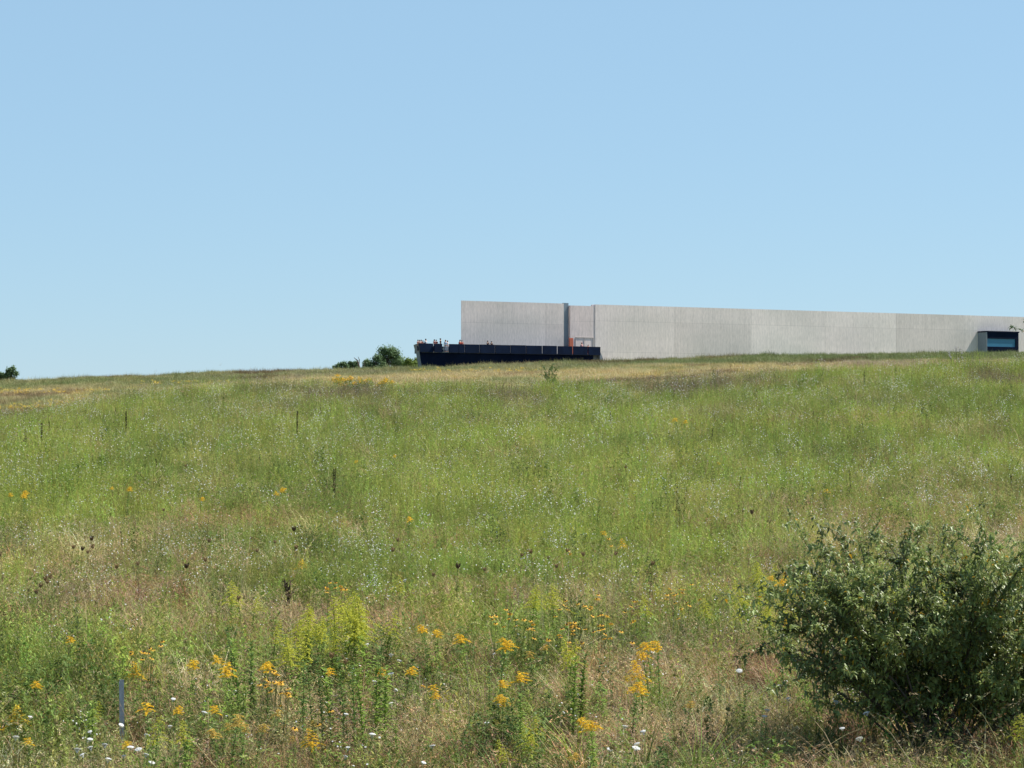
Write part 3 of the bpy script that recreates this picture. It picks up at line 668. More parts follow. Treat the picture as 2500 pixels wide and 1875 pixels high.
# ------------------------------------------------------------------ individual plants
ITEMS = {}
def reg(kind, o, px, py): ITEMS.setdefault(kind, []).append((o, px, py))
rg = random.Random(21)
def stem_leaves(b, h, lx, ly, n, L, W, z0=.1, z1=.8, droop=.3):
    for i in range(n):
        t = z0+(z1-z0)*i/n+rg.uniform(-.02,.02); p = Vector((lx*t*t, ly*t*t, h*t)); a = i*2.4+rg.uniform(-.4,.4)
        b.leaf(p, (math.cos(a), math.sin(a), rg.uniform(.1,.9)), (0,0,1), L*rg.uniform(.7,1.2)*(1.15-.6*t), W*rg.uniform(.8,1.2), 0, droop)
def goldenrod(style, h, M_f, mleaf):       # returns {part: mesh}; style flat = layered arching sprays, cone = pyramidal plume
    lx, ly = rg.uniform(-.18,.18), rg.uniform(-.18,.18); P = lambda t: Vector((lx*t*t, ly*t*t, h*t))
    st = MB(); st.tube([P(t) for t in (0, .3, .6, .85, 1)], [.005,.0045,.004,.003,.0015], 5)
    lv = MB(); stem_leaves(lv, h, lx, ly, 85, .12, .030, .10, .86 if style == 'flat' else .68)
    fl = MB()
    bias = rg.uniform(0, 6.28); bx_ = rg.uniform(.0, .6); nb = rg.randrange(11, 18) if style == 'flat' else rg.randrange(28, 38)
    for k in range(nb):
        t = (.88 if style == 'flat' else .66)+(.11 if style == 'flat' else .33)*k/nb; p = P(t); a = k*2.4+rg.uniform(-.3,.3)
        ln = rg.uniform(.045,.13)*(1.2-k/nb*.6) if style == 'flat' else .19*(1.10-(t-.66)/.34)*rg.uniform(.7,1.15)
        up = rg.uniform(.0,.5) if style == 'flat' else rg.uniform(.25,.8)
        for i in range(int(ln/.0045)):
            s = i*.0045; u = s/ln; q = p+Vector((math.cos(a)*s+math.cos(bias)*bx_*s*u, math.sin(a)*s+math.sin(bias)*bx_*s*u, up*s-(1.1*up+.15)*s*u))
            if i < 2: continue
            for _ in range(3 if style == 'flat' else 2): fl.dab(q+Vector((rg.gauss(0,.007), rg.gauss(0,.007), abs(rg.gauss(0,.003)))), rg.uniform(.005,.0085), rg)
    return [('stem', st.mesh('stem', M_stem)), ('leaves', lv.mesh('leaves', mleaf)), ('flower_plume', fl.mesh('flower_plume', M_f))]
G_gold = [goldenrod('flat', 1.0, M_gold, M_dleaf) for _ in range(4)] + [goldenrod('flat', 1.0, M_gold, M_leaf) for _ in range(2)] + [goldenrod('cone', .8, M_gold, M_leaf)]
G_rust = [goldenrod('flat', 1.0, M_rust, M_dleaf) for _ in range(2)]
G_lem = [goldenrod('cone', 1.0, M_lemon, M_leaf) for _ in range(4)]
def plant(name, parts, px, py, h, head=.93, scale=None, group=None, lean=0):
    x, y = hit(px, py, h*head)
    t = empty(name, (x, y, gz(x, y)-.02), rg.uniform(0, 6.28), scale or h)
    if lean: t.rotation_euler = (lean*rg.uniform(-1,1), lean*rg.uniform(-1,1), t.rotation_euler.z)
    for nm, me in parts:
        o = bpy.data.objects.new(nm, me); COL.objects.link(o); o.parent = t
    t['group'] = group; return t
golds = [(158,1380,.8),(300,1408,.75),(408,1440,.9),(37,1493,.9),(85,1480,.7),(500,1422,.85),(508,1450,.9),(492,1445,.8),(560,1440,.85),(572,1450,.8),(325,1530,.8),(368,1537,.75),(458,1532,.7),(62,1605,.7),
 (25,1570,.7),(250,1612,.6),(715,1450,.7),(850,1447,.9),(865,1452,.8),(920,1492,.7),(955,1500,.7),(925,1362,.8),(945,1370,.8),(1012,1378,.95),(1088,1386,.9),(1076,1392,.9),(1118,1465,.95),(1108,1478,.9),(1082,1518,.75),(1078,1505,.7),
 (1395,1400,.95),(1412,1405,.95),(1430,1402,.9),(1408,1418,.9),(1358,1482,.85),(1372,1490,.8),(1395,1497,.7),(1283,1560,.8),(1292,1554,.7),(690,1545,.7),
 (1700,1240,.9),(1688,1262,.9),(1672,1250,.8),(1712,1345,.7),(880,1122,.8),(595,1056,.9),(600,1066,.8),(58,1064,1.0),(50,1070,.9),(28,1068,.8),(275,1056,.9),(243,1055,.7),(765,997,.8),(848,985,.7),(1468,907,1.0),(1474,911,.9),
 (1560,1000,.7),(1790,1060,.8),(1965,1250,.8),(645,1192,.7),(1348,1150,.8),(1290,1152,.7),(430,1080,.7)]
rusts = [(470,1570,.75),(495,1560,.8),(515,1572,.8),(530,1558,.8),(545,1575,.75),(480,1590,.7),(600,1540,.6),(1150,1420,.7),(1165,1400,.7),(1222,1640,.6),(1240,1655,.5),(1480,1520,.6),(690,1560,.6),(830,1465,.7),(640,1600,.5),(1080,1560,.5)]
lemons = [(650,1325,1.05),(668,1318,1.1),(682,1340,1.0),(700,1345,1.0),(730,1300,1.15),(745,1292,1.2),(762,1296,1.2),(778,1288,1.2),(792,1300,1.2),(808,1306,1.15),(770,1325,1.1),(735,1325,1.1),(800,1335,1.1),(630,1365,1.0),(640,1385,.95),(710,1365,1.0),(755,1350,1.0),
 (520,1275,.9),(500,1262,.9),(545,1290,.8),(1190,1272,.9),(1160,1278,.9),(1143,1272,.9),(1175,1290,.8),(2030,1250,1.2),(2042,1262,1.2),(1150,1552,.7),(1158,1565,.7),(1130,1590,.6),(1105,1608,.6),(1640,1222,.9),(1660,1240,.9),(1625,1262,.9),(1610,1285,.8),
 (1650,1270,.9),(1588,1262,.8),(1632,1245,.95),(1668,1225,.95),(1684,1290,.9),(1700,1300,.9),(1715,1260,.95),(1662,1300,.85),(1645,1315,.8),(1692,1330,.8),(1604,1310,.8),(1722,1230,.95),(1755,1235,1.0),(1480,1310,.7),(1420,1270,.7),(830,1330,.9),(590,1350,.8),(640,1350,.9),(612,1385,.8),(1228,1395,.9),(1240,1388,.9),(205,1520,.6),(400,1560,.7),(320,1560,.8),(860,1250,.8),(1940,1258,1.0),(1400,1290,.8),(1530,1300,.8),(2190,1560,.7)]
for L_, G_, kd in ((golds, G_gold, 'golden goldenrod'), (rusts, G_rust, 'rusty goldenrod'), (lemons, G_lem, 'lemon goldenrod')):
    for i, (a, c, h) in enumerate(L_):
        hh = h*.92*rg.uniform(.8,1.08); t = plant('goldenrod_plant', G_[rg.randrange(len(G_))], a*K, c*K, hh, .92, lean=.10, group={'g':'goldenrods in full golden bloom','r':'goldenrods with fading rusty bloom','l':'goldenrods just opening lemon green'}[kd[0]])
        reg(kd, t, a, c)
# far clumps of goldenrod on the brow
def clump_mesh(w_, h_, yel):
    lv, fl = MB(), MB()
    for i in range(700):
        a = rg.uniform(0,6.28); u = rg.random()**.5; z = h_*rg.uniform(.05,.9)*(1-.35*u*u); lv.leaf((math.cos(a)*w_*u, math.sin(a)*w_*.7*u, z), (rg.gauss(0,.6), rg.gauss(0,.6), 1), (0,0,1), .10, .022, 0, .2)
    for j in range(int(13*w_/.5)):
        a = rg.uniform(0,6.28); u = rg.random()**.5; c = Vector((math.cos(a)*w_*u, math.sin(a)*w_*.7*u, h_*(1-.35*u*u)*rg.uniform(.82,1.05)))
        for i in range(int(60*yel)): fl.dab(c+Vector((rg.gauss(0,.06), rg.gauss(0,.06), rg.gauss(0,.045)-.02)), .022, rg)
    return lv, fl
for (px, ptop, wpx, lab) in [(828, 917, 34, 'yellow goldenrod clump on the brow, leftmost and largest of the row below the skyline trees'), (852, 921, 20, 'golden goldenrod clump joined to the largest one on the brow'), (882, 925, 22, 'greenish goldenrod clump, middle one of the row on the brow'), (902, 922, 22, 'golden goldenrod clump just right of the greenish one on the brow'), (945, 924, 36, 'bright yellow goldenrod clump at the right end of the row on the brow'), (868, 936, 14, 'small low orange goldenrod clump under the row on the brow'), (925, 936, 14, 'small low yellow goldenrod clump in front of the brow row')]:
    y = 112.5; q = at(px, ptop, y); z0 = gz(q.x, y); w_ = wpx/F*y/2
    t = empty('goldenrod_clump', (q.x, y, z0)); tag(t, lab, 'goldenrod', 'goldenrod clumps on the brow'); lv, fl = clump_mesh(w_, max(.5, q.z-z0)+.08, .6 if 'greenish' in lab else 1.4)
    lv.build('leaves', M_leaf, t); fl.build('flowers', M_gold if 'orange' in lab else M_yel, t)

# leafy green stems without bloom
def leafy(h, n, L, W):
    lx, ly = rg.uniform(-.06,.06), rg.uniform(-.06,.06); P = lambda t: Vector((lx*t*t, ly*t*t, h*t))
    st = MB(); st.tube([P(t) for t in (0,.5,1)], [.006,.005,.002], 5); lv = MB(); stem_leaves(lv, h, lx, ly, n, L, W, .12, 1.0, .25)
    return [('stem', st.mesh('stem', M_stem)), ('leaves', lv.mesh('leaves', M_leaf if n % 2 else M_dleaf))]
G_leafy = [leafy(1, 121, .12, .036), leafy(1, 111, .14, .040), leafy(1, 100, .11, .032), leafy(1, 96, .13, .036)]
for a, c, h in [(1238,1418,.95),(1250,1408,.95),(1232,1440,.8),(1255,1445,.8),(520,1375,.95),(512,1350,.9),(538,1380,.9),(548,1405,.8),(525,1440,.8),(700,1420,.95),(720,1440,.9),(745,1420,.95),(790,1430,.95),(808,1418,.95),(822,1400,.95),(830,1440,.85),(770,1440,.9),(680,1440,.9),(655,1430,.9),
                (325,1570,.7),(385,1590,.8),(400,1600,.7),(372,1610,.6),(1130,1500,.8),(1115,1510,.7),(200,1510,.7),(195,1540,.6),(1690,1400,.7),(1560,1440,.6),(1600,1480,.6),(1060,1440,.7),(1290,1560,.6),(1460,1500,.6),(860,1560,.6),(610,1620,.5)]:
    t = plant('leafy_weed', G_leafy[rg.randrange(4)], a*K, c*K, h, 1.0, lean=.08, group='leafy green stems in the foreground'); reg('leafy weed', t, a, c)

# black eyed susans: stems carrying several flowers
def susan_flower():
    b = MB(); n = 11
    for k in range(n):
        a = 2*math.pi*k/n+rg.uniform(-.1,.1); b.leaf((math.cos(a)*.006, math.sin(a)*.006, 0), (math.cos(a), math.sin(a), -.05), (0,0,1), .030*rg.uniform(.9,1.1), .011, 0, .25)
    c = MB(); c.ball((0,0,.006), .0095, .0095, .011, nu=8, nv=5)
    return b.mesh('petals', M_petal), c.mesh('cone', M_cone, True)
SF = [susan_flower() for _ in range(3)]
def susan(px, py, nf, h=.62, spread=.10):
    x, y = hit(px, py, h); t = empty('black_eyed_susan', (x, y, gz(x, y)-.02), rg.uniform(0, 6.28)); t['group'] = 'black eyed susans'
    st = MB(); heads = []
    for k in range(nf):
        a = rg.uniform(0, 6.28); r = spread*math.sqrt(rg.random()); hx, hy, hz = math.cos(a)*r, math.sin(a)*r, h*rg.uniform(.86,1.06)
        st.tube([(hx*.1,hy*.1,0), (hx*.6,hy*.6,hz*.5), (hx,hy,hz-.004)], [.003,.0025,.002], 4); heads.append((hx, hy, hz))
        for i in range(6): tt = rg.uniform(.05,.6); aa = rg.uniform(0,6.28); st.leaf((hx*tt,hy*tt,hz*tt), (math.cos(aa),math.sin(aa),.6), (0,0,1), .07, .014, 0, .2)
    st.build('stem', M_stem, t)
    for hp in heads:
        pm, cm = SF[rg.randrange(3)]; o = bpy.data.objects.new('flower', pm); COL.objects.link(o); o.parent = t; o.location = hp
        o.rotation_euler = (rg.uniform(.0,.6), rg.uniform(-.4,.3), rg.uniform(0,6)); o.scale = (.95,)*3
        q = bpy.data.objects.new('cone', cm); COL.objects.link(q); q.parent = o
    return t
for a, c, n in [(1085,1318,4),(1065,1330,3),(1100,1335,3),(1130,1342,3),(1155,1345,3),(1145,1362,2),(1295,1288,3),(1285,1318,5),(1270,1310,4),(1302,1330,3),(1235,1298,2),(1222,1310,2),(1212,1322,2),(1225,1350,4),(1236,1345,3),(1220,1370,4),(1250,1366,3),(1242,1385,3),(1290,1345,4),(1300,1350,2),
                (1365,1302,2),(1350,1310,2),(1360,1335,2),(1460,1268,3),(1478,1264,3),(1455,1288,3),(1475,1298,3),(1450,1300,2),(1458,1338,1),(1355,1370,2),(1310,1375,2),(1330,1352,1),(720,1256,4),(732,1264,4),(712,1270,2),(328,1392,3),(345,1390,2),(303,1408,4),(320,1408,3),
                (585,1458,4),(594,1470,5),(606,1478,4),(575,1480,3),(614,1490,4),(604,1500,3),(1240,1190,2),(1325,1165,2),(1505,1295,1),(640,1560,1),(930,1470,1),(710,1545,2),(1395,1380,1),(1180,1380,2)]:
    t = susan(a*K, c*K, n); reg('black eyed susan', t, a, c)

# wild carrot: white lacy umbels on bare stems, and its closed brown heads
def umbel(r, M_):
    b = MB()
    for i in range(90):
        a = i*2.4; q = r*math.sqrt(i/90.0); b.ball((math.cos(a)*q, math.sin(a)*q, .008-.25*q*q/r+rg.uniform(-.002,.002)), .0045, .0045, .0028, nu=5, nv=3)
    for i in range(14): a = 2*math.pi*i/14; b.tube([(0,0,-.03), (math.cos(a)*r*.8, math.sin(a)*r*.8, -.002)], [.001,.001], 3)
    return b.mesh('flower_head', M_)
UM = [umbel(.027, M_lace), umbel(.022, M_lace), umbel(.031, M_lace)]
def nest(M_, r=.022):
    b = MB()
    for i in range(46):
        a = i*2.4; u = i/46; z = r*1.9*u; q = r*math.sin(min(1, .25+u)*math.pi*.62)
        b.thin((math.cos(a)*q*.6, math.sin(a)*q*.6, z-r), (math.cos(a)*.6, math.sin(a)*.6, 1), r*1.1, r*.42, rg)
    b.ball((0,0,0), r*.8, r*.8, r*.95, nu=7, nv=5); return b.mesh('seed_head', M_)
NS = {'b': [nest(M_seed), nest(M_seed, .026)], 'd': [nest(M_dseed, .03), nest(M_dseed, .026)], 'g': [nest(M_gseed, .018), nest(M_gseed, .015)]}
def stalk_with(name, head, px, py, h, mst, group, tilt, s=1.0, hn='flower_head'):
    x, y = hit(px, py, h); t = empty(name, (x, y, gz(x, y)-.02), rg.uniform(0, 6.28)); t['group'] = group
    lx, ly = rg.uniform(-.1,.1)*h, rg.uniform(-.1,.1)*h; b = MB(); b.tube([(0,0,0), (lx*.3,ly*.3,h*.5), (lx,ly,h)], [.003,.0025,.002], 4)
    for i in range(7): tt = rg.uniform(.1,.8); aa = rg.uniform(0,6.28); b.leaf((lx*tt*tt,ly*tt*tt,h*tt), (math.cos(aa),math.sin(aa),.7), (0,0,1), .06, .006, 0, .2)
    b.build('stem', mst, t); o = bpy.data.objects.new(hn, head); COL.objects.link(o); o.parent = t; o.location = (lx, ly, h); o.scale = (s, s, s)
    o.rotation_euler = (rg.uniform(-tilt,tilt), rg.uniform(-tilt,tilt), rg.uniform(0,6)); return t
lace = [(70,1745),(220,1786),(234,1801),(294,1768),(430,1702),(487,1737),(265,1816),(307,1821),(352,1826),(364,1842),(361,1861),(223,1824),(196,1827),(212,1842),(294,1848),(253,1853),(24,1799),(348,1798),(409,1775),
 (896,1574),(958,1597),(972,1609),(967,1643),(903,1659),(970,1679),(962,1716),(853,1747),(892,1796),(839,1822),(856,1848),(1040,1862),(1060,1826),(993,1414),(1220,1716),(1192,1764),(1536,1776),(1563,1785),(1540,1818),(1557,1821),(1479,1830),
 (2049,1710),(2102,1739),(2063,1778),(2101,1796),(1868,1732),(1889,1677),(1806,1636),(1871,1750),(1929,1701)]
for px, py in lace:
    t = stalk_with('wild_carrot', UM[rg.randrange(3)], px, py, rg.uniform(.5,.62), M_stem, 'white wild carrot flowers', .45, rg.uniform(.75,1.05)); reg('wild carrot', t, px/K, py/K)
brown = [(638,1143,'d'),(408,1221,'d'),(1633,1106,'d'),(985,1222,'d'),(870,1165,'b'),(845,1187,'b'),(1155,1190,'b'),(1337,1195,'b'),(1233,1190,'b'),(185,1193,'b'),(173,1183,'d'),(147,1181,'b'),(203,1180,'b'),(8,1198,'b'),(85,1250,'b'),(112,1256,'b'),(95,1266,'b'),
 (120,1246,'b'),(447,1208,'b'),(459,1169,'b'),(599,1169,'b'),(195,1164,'d'),(470,1245,'g'),(480,1240,'g'),(525,1290,'b'),(548,1165,'g'),(640,1182,'b'),(728,1415,'b'),(745,1430,'b'),(560,1190,'b'),(1253,1196,'b'),(1180,1205,'g'),(1120,1200,'b'),(1400,1215,'b'),(1590,1092,'g'),(1603,1102,'g'),(1660,1128,'g'),(2020,1290,'b'),(50,1275,'g'),(135,1260,'g'),(88,1280,'b'),(300,1215,'b'),(260,1225,'b'),(352,1100,'b'),(400,1005,'b'),(1350,1010,'b'),(1210,1225,'b'),(1050,1230,'b'),(940,1240,'b')]
for a, c, k in brown:
    t = stalk_with('seed_stalk', NS[k][rg.randrange(2)], a*K, c*K, rg.uniform(.62,.75), M_bstem, 'stalks with brown seed heads', .3, 1.0, 'seed_head'); reg('seed stalk', t, a, c)
closed = [(60,1540),(130,1560),(170,1590),(205,1600),(225,1500),(245,1570),(300,1560),(345,1470),(380,1650),(440,1590),(470,1640),(95,1640),(20,1630),(620,1605),(700,1620),(1395,1590),(1440,1600),(1480,1580),(1530,1560),(1600,1570),(1640,1620),(1700,1600),(1720,1560),(1750,1640),(1855,1622),(1985,1530),(2010,1600),(2060,1605),(2100,1640),(2150,1600),(1900,1600),(1560,1530),(1505,1610),(1250,1600),(900,1600),(840,1620),(1330,1610),(1965,1530),(1800,1610),(2185,1640)]
for a, c in closed:
    t = stalk_with('closed_carrot_stalk', NS['g'][rg.randrange(2)], a*K, c*K, rg.uniform(.45,.58), M_stem, 'closed wild carrot heads near the bottom edge', .4, 1.1, 'seed_head'); reg('closed carrot', t, a, c)

# mullein spikes and dark dry stalks on the slope
M_mul = mat('mullein spike', lin(54,48,30), .9, var=.4, scale=30); M_mleaf = mat('mullein leaves', lin(190,184,120), .7, var=.15, scale=12, transl=.2)
def mullein(px, ptop, pbase, pale, h=None):
    x, y = hit(px, pbase, .30); top = at(px, ptop, y).z; z0 = gz(x, y); H = top-z0
    t = empty('mullein_spike', (x, y, z0-.02)); sp = MB(); r = .022 if pale else .017
    sp.tube([(0,0,.1), (rg.uniform(-.02,.02),0,H*.5), (rg.uniform(-.03,.03),0,H)], [r*.45, r*.45, r*.25], 6)
    for i in range(260):
        u = rg.uniform(.36, 1); a = rg.uniform(0, 6.28); rr = r*(1.15-.6*(u-.36)/.64); sp.thin((math.cos(a)*rr*.6, math.sin(a)*rr*.6, H*u), (math.cos(a), math.sin(a), .8), .028, .014, rg)
    sp.build('spike', M_mul, t); lv = MB()
    for i in range(26 if pale else 10):
        u = rg.uniform(.22,.58 if pale else .45); a = rg.uniform(0,6.28); lv.leaf((0,0,H*u), (math.cos(a), math.sin(a), .2), (0,0,1), rg.uniform(.10,.16), .05, 0, .7)
    lv.build('leaves', M_mleaf, t); return t
for a, t0, b0, pale, lab in [(272,887,948,True,'tall dark mullein spike with a pale yellow leafy base on the upper left slope'),
                             (90,912,958,False,'dark mullein spike, left one of the pair near the left edge of the slope'),
                             (106,910,938,False,'shorter mullein spike, right one of the pair near the left edge of the slope'),
                             (642,887,940,False,'slim dark mullein spike on the slope below the skyline trees'),
                             (722,1010,1076,False,'tallest near mullein spike standing alone in the middle of the slope')]:
    t = mullein(a*K, t0*K, b0*K, pale); tag(t, lab, 'mullein', 'mullein spikes on the slope')
M_dk = mat('dark dry stalk', lin(66,56,42), .9, var=.2, scale=10)
def dstalk(px, ptop, pbase):
    x, y = hit(px, pbase, .25); H = at(px, ptop, y).z-gz(x, y); b = MB(); lx = rg.uniform(-.06,.06)
    b.tube([(0,0,0),(lx*.4,0,H*.5),(lx,0,H)], [.008,.007,.004], 5)
    for i in range(40): u = rg.uniform(.45,1); a = rg.uniform(0,6.28); b.thin((lx*u*u,0,H*u), (math.cos(a),math.sin(a),1.5), .04, .012, rg)
    o = b.build('dry_stalk', M_dk); o.location = (x, y, gz(x, y)-.02); o['group'] = 'dark dry stalks on the slope'; return o
for a, t0, b0 in [(1536,925,970),(1310,893,920),(1318,886,922),(1326,896,921),(1755,888,925),(1768,902,930),(1378,980,1010),(1868,800,835),(1865,910,945),(128,1000,1045),(116,1010,1045),(248,880,905),(966,930,950),(893,930,950),(690,872,905),(683,876,900),(1090,960,985),(1840,1015,1060),(1730,1030,1065),(1660,1030,1060),(2000,1030,1065),(2140,1000,1040),(340,990,1020),(560,980,1010),(810,930,955),(1595,1030,1070),(2186,1025,1055),(265,1140,1180)]:
    o = dstalk(a*K, t0*K, b0*K); reg('dry stalk', o, a, t0)
# two gnarled dark weeds
def gnarly(px, ptop, pbase, wd, lab):
    x, y = hit(px, pbase, .15); H = at(px, ptop, y).z-gz(x, y); b = MB()
    for k in range(7):
        a = rg.uniform(0,6.28); q = rg.uniform(.3,.8)*H; e = Vector((math.cos(a)*wd*rg.uniform(.5,1), math.sin(a)*wd*.6, rg.uniform(.15,.45)*H))
        s = Vector((0,0,q)); m = s+e*.5+Vector((0,0,-.02)); b.tube([s, m, s+e], [.012,.012,.006], 5)
        for i in range(14): u = rg.random(); b.thin(s+e*u, (rg.gauss(0,1), rg.gauss(0,1), rg.gauss(.2,.8)), .05, .02, rg)
    b.tube([(0,0,0),(.02,0,H*.5),(0,0,H)], [.012,.01,.005], 5); o = b.build('withered_weed', M_dk); o.location = (x, y, gz(x, y)-.02); tag(o, lab, 'weed')
gnarly(620*K, 1255*K, 1310*K, .10, 'withered almost black weed with crooked arms left of the yellow green goldenrods')
gnarly(1379*K, 1120*K, 1160*K, .06, 'small black crooked weed sticking up in the middle right of the slope')

# straw stalks leaning in the foreground
for i, (x0, y0, x1, y1) in enumerate([(1150,1860,1140,1600),(925,1700,990,1655),(1140,1722,1190,1705),(1400,1805,1425,1745),(1425,1640,1445,1588),(1435,1590,1480,1615),(78,1742,90,1700),(330,1690,332,1640),(920,1825,995,1775),(1000,1640,1070,1540),(850,1828,930,1832),(725,1850,735,1800),(2470,1830,2472,1770),(1920,1650,1850,1635)]):
    bx, by = hit(x0, y0, .12); p1 = at(x1, y1, by-.15); z0 = gz(bx, by); b = MB()
    e = Vector((p1.x-bx, -.15, p1.z-z0)); b.tube([(0,0,0), e*.5+Vector((0,0,.03)), e], [.004,.0035,.002], 4)
    for k in range(8): b.thin(e*(1-.012*k), (e.x+rg.gauss(0,.1), rg.gauss(0,.1), e.z*.3+rg.gauss(0,.1)), .035, .006, rg)
    o = b.build('straw_stalk', M_straw); o.location = (bx, by, z0); o['group'] = 'pale straw stalks leaning in the foreground'; reg('straw stalk', o, x1/K, y1/K)

# grey marker stake
x, y = hit(300, 1786, .30); H = at(300, 1659, y).z - gz(x, y); M_stk = mat('weathered stake', lin(164,168,172), .75, var=.25, scale=26)
b = MB(); W_ = .019; hh = H+.25
b.prism([(-W_,0,0),(W_,0,0),(W_,.006,0),(-W_,.006,0)], [(-W_,0,hh),(W_,0,hh),(W_,.006,hh),(-W_,.006,hh)])
b.prism([(-W_,.0065,0),(-W_+.006,.0065,0),(-W_+.006,.03,0),(-W_,.03,0)], [(-W_,.0065,hh-.02),(-W_+.006,.0065,hh-.02),(-W_+.006,.03,hh-.02),(-W_,.03,hh-.02)])
b.prism([(W_-.006,.0065,0),(W_,.0065,0),(W_,.03,0),(W_-.006,.03,0)], [(W_-.006,.0065,hh-.02),(W_,.0065,hh-.02),(W_,.03,hh-.02),(W_-.006,.03,hh-.02)])
o = b.build('marker_stake', M_stk); o.location = (x, y, gz(x, y)-.25); o.rotation_euler = (.02, -.015, .35); tag(o, 'grey weathered upright stake standing in the grass at lower left', 'stake')

# ------------------------------------------------------------------ the big silver leaved bush
M_bush = mat('silvery dark bush leaves', lin(128,142,80), .42, var=.85, scale=3.2, transl=.3, spec=.4)
M_bushy = mat('yellowing bush leaves', lin(190,150,40), .5, transl=.35)
M_twig = mat('bush twigs', lin(92,82,70), .8, var=.2, scale=6)
def bush(name, X, Y, shoots, rnd, label, leafL=.062, dens=1.0, sub=1.0, mleaf=M_bush, cat='bush'):
    z0 = gz(X, Y)-.03; t = empty(name, (X, Y, z0)); tag(t, label, cat)
    tw = MB(); lf = MB(); ly = MB()
    def shoot(base, tip, r, depth, sag):
        n = 6; pts = []
        for i in range(n+1):
            u = i/n; p = base.lerp(tip, u)+Vector((0,0,sag*math.sin(u*math.pi)))+Vector((rnd.gauss(0,.012), rnd.gauss(0,.012), 0))*(1 if 0 < i else 0); pts.append(p)
        tw.tube(pts, [r*(1-.8*i/n) for i in range(n+1)], 5 if depth == 0 else 3)
        L = (tip-base).length
        if depth < 2:
            k = int((9 if depth == 0 else 5)*dens*max(.6, L/.8))
            for j in range(k):
                u = rnd.uniform(.22 if depth == 0 else .2, 1); q = pts[min(n-1, int(u*n))].lerp(pts[min(n, int(u*n)+1)], u*n % 1)
                d = (tip-base).normalized()+Vector((rnd.gauss(0,.75), rnd.gauss(0,.75), rnd.gauss(.12,.6)))
                shoot(q, q+d.normalized()*L*sub*rnd.uniform(.18,.42)*(1 if depth == 0 else .8), r*.4, depth+1, .02)
        if depth > 0 or True:
            m = int(L/(.0155 if depth else .03))
            for j in range(m):
                u = rnd.uniform(.15 if depth else .55, 1); q = pts[min(n-1, int(u*n))].lerp(pts[min(n, int(u*n)+1)], u*n % 1)
                if q.z < .22: continue
                d = (rnd.gauss(0,1), rnd.gauss(0,1), rnd.gauss(.1,.8))
                tgt = ly if rnd.random() < (.012 if q.x < .1 else .03) else lf
                tgt.leaf(q, d, (rnd.gauss(0,.4), rnd.gauss(0,.4), 1), leafL*rnd.uniform(.6,1.3), leafL*.42*rnd.uniform(.8,1.2), 0, rnd.uniform(0,.5))
    for (bx, by, tx, ty, tz, r) in shoots: shoot(Vector((bx, by, 0)), Vector((tx, ty, tz)), r, 0, rnd.uniform(.02,.12))
    tw.build('branches', M_twig, t); lf.build('leaves', mleaf, t)
    if ly.v: e = ly.build('yellow_leaves', M_bushy, t); e['label'] = 'yellowed leaves inside the bush'
    return t
rb = random.Random(77)
bx_, by_ = hit(2275, 1845, .05)
sh = []
def pxm(px, py, Yb): q = at(px, py, Yb); return q.x-bx_, q.z-gz(bx_, by_)
for (px, py) in [(1915,1580),(1945,1500),(1975,1570),(1960,1450),(1990,1400),(2010,1350),(2050,1360),(2090,1330),(2130,1380),(2160,1420),(2195,1300),(2230,1370),(2260,1420),(2290,1330),(2310,1400),(2350,1430),(2380,1380),(2420,1420),(2460,1400),(2500,1380),(2540,1420),(2580,1470),(2610,1550),(2620,1620),(2040,1480),(2110,1500),(2200,1500),(2300,1520),(2400,1530),(2480,1540),(2030,1540),(2100,1590),(2350,1620),(2450,1660),(2520,1700),(2160,1610),(2250,1600),(2560,1640),(2440,1500),(2650,1450),(2700,1520),(2480,1330),(2400,1320),(2550,1360),(2330,1460)]:
    dy = rb.uniform(-.75,.75); x_, z_ = pxm(px, py, by_+dy); sh.append((rb.uniform(-.18,.25)+x_*.08, rb.uniform(-.15,.15), x_, dy, z_*(.90 if px > 2000 else .95), rb.uniform(.008,.016)))
bush('leafy_bush', bx_, by_, sh, rb, 'large dense grey green bush filling the lower right corner')
M_sap = mat('sapling leaves', lin(84,118,58), .5, var=.3, scale=3, transl=.25)
x, y = hit(1345, 918, .2, 90, 140); H = at(1345, 897, y).z-gz(x, y)
bush('sapling', x, y, [(0,0,rb.uniform(-.3,.3),rb.uniform(-.3,.3),H*rb.uniform(.6,.95),.010) for _ in range(7)], rb, 'small bushy sapling on the brow below the right half of the deck', .09, .5, 1.0, M_sap, cat='shrub')
x, y = hit(1408, 918, .2, 90, 140); H = at(1408, 906, y).z-gz(x, y)
bush('sapling', x, y, [(0,0,rb.uniform(-.22,.22),rb.uniform(-.2,.2),H*rb.uniform(.4,.7),.008) for _ in range(5)], rb, 'smaller dull sapling just right of the bushy one on the brow', .07, .4, 1.0, M_sap, cat='shrub')
# young tree at the right edge whose outer twigs enter the frame
Yt = 46.0; q = at(2720, 720, Yt); z0 = gz(q.x, Yt); Ht = q.z-z0
sh = [(0,0,0,0,Ht*.97,.03)]
for (px, py) in [(2500,796),(2512,840),(2560,775),(2600,820),(2720,800),(2800,820)]:
    s_ = at(px, py, Yt); sh.append((0, 0, s_.x-q.x, rb.uniform(-.4,.4), s_.z-z0, .014))
bush('young_tree', q.x, Yt, sh, rb, 'young tree at the right edge whose leafy twigs overlap the black pavilion', .07, .5, .28, M_sap, cat='tree')
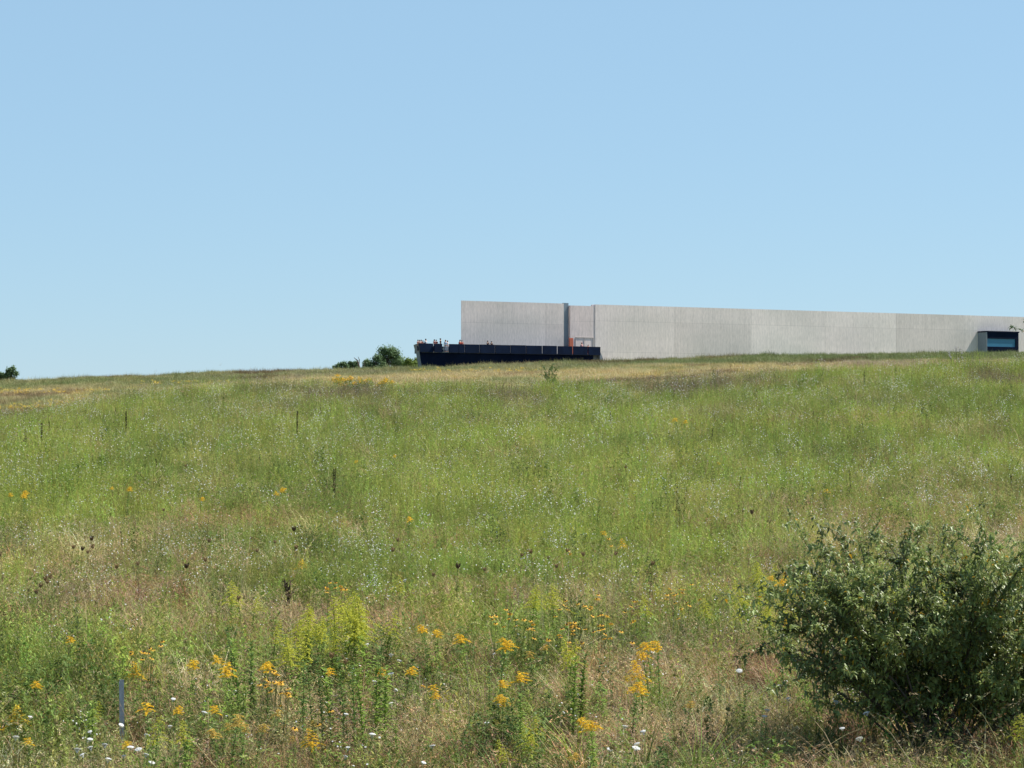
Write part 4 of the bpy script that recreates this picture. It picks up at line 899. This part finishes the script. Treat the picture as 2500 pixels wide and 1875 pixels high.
# tall thistle like plant by the pavilion, with whitish tufts
M_fluff = mat('seed fluff', (.72,.66,.64,1), .8, transl=.2)
x, y = hit(2335, 880, .4, 60, 120); z0 = gz(x, y); t = empty('thistle', (x, y, z0)); tag(t, 'thistle with whitish fluffy heads poking above the brow below the pavilion', 'thistle', None)
b = MB(); hd = MB()
for (px, py) in [(2318,862),(2322,872),(2334,850),(2345,852),(2348,862),(2350,872),(2338,876),(2316,868)]:
    q = at(px, py, y); e = Vector((q.x-x, rg.uniform(-.2,.2), q.z-z0)); b.tube([(0,0,0), (e.x*.3, e.y*.3, e.z*.5), e], [.012,.01,.006], 4)
    for i in range(7): u = rg.uniform(.3,1); b.leaf(e*u, (rg.gauss(0,1), rg.gauss(0,1), .2), (0,0,1), .12, .03)
    for i in range(40): hd.dab(e+Vector((rg.gauss(0,.03), rg.gauss(0,.03), rg.gauss(0,.035))), .018, rg)
b.build('stem', M_dk, t); hd.build('seed_heads', M_fluff, t)

# ------------------------------------------------------------------ labels that single each plant out
ORD = ['', 'second', 'third', 'fourth', 'fifth', 'sixth', 'seventh', 'eighth', 'ninth', 'tenth', 'eleventh', 'twelfth', 'thirteenth', 'fourteenth', 'fifteenth', 'sixteenth', 'seventeenth', 'eighteenth', 'nineteenth', 'twentieth']
DESC = {'golden goldenrod': ('golden goldenrod', 'goldenrod'), 'rusty goldenrod': ('fading rusty goldenrod', 'goldenrod'), 'lemon goldenrod': ('lemon green goldenrod', 'goldenrod'), 'brow goldenrod': ('bright yellow goldenrod', 'goldenrod'),
        'leafy weed': ('flowerless leafy green stem', 'weed'), 'black eyed susan': ('black eyed susan', 'flower'), 'wild carrot': ('flat white wild carrot flower', 'flower'),
        'seed stalk': ('brown seed head', 'seed head'), 'closed carrot': ('closed greenish carrot head', 'seed head'), 'dry stalk': ('thin dark dry stalk', 'dry stalk'), 'straw stalk': ('pale leaning straw stalk', 'straw stalk')}
def bandname(k, y):
    if k == 'brow goldenrod': return 'on the brow below the trees'
    for lim, nm in ((1000, 'high on slope'), (1130, 'on middle slope'), (1240, 'on lower slope'), (1320, 'in topmost flower row'), (1400, 'in upper flower row'), (1480, 'in middle flower row'), (1560, 'in lower flower row')):
        if y < lim: return nm
    return 'along the bottom'
def third(x): return 'left third' if x < 737 else ('middle third' if x < 1474 else 'right third')
for k, L_ in ITEMS.items():
    bk = {}
    for it in L_: bk.setdefault((bandname(k, it[2]), third(it[1]) if k != 'brow goldenrod' else 'left third'), []).append(it)
    for (bn, th), its in bk.items():
        if k == 'brow goldenrod' and th != 'left third': continue
        its.sort(key=lambda i: i[1]); n = len(its)
        for i, (o, x, y) in enumerate(its):
            pre = '' if n == 1 else ('leftmost ' if i == 0 else ('rightmost ' if i == n-1 else ''))
            post = '' if (n == 1 or pre) else ' %s from left' % ORD[i]
            if k == 'brow goldenrod': th_ = ''
            else: th_ = ', ' + th + ' of photo'
            if n == 1: pre = 'only '
            tag(o, (pre + DESC[k][0] + post + ' ' + bn + th_).strip(), DESC[k][1])
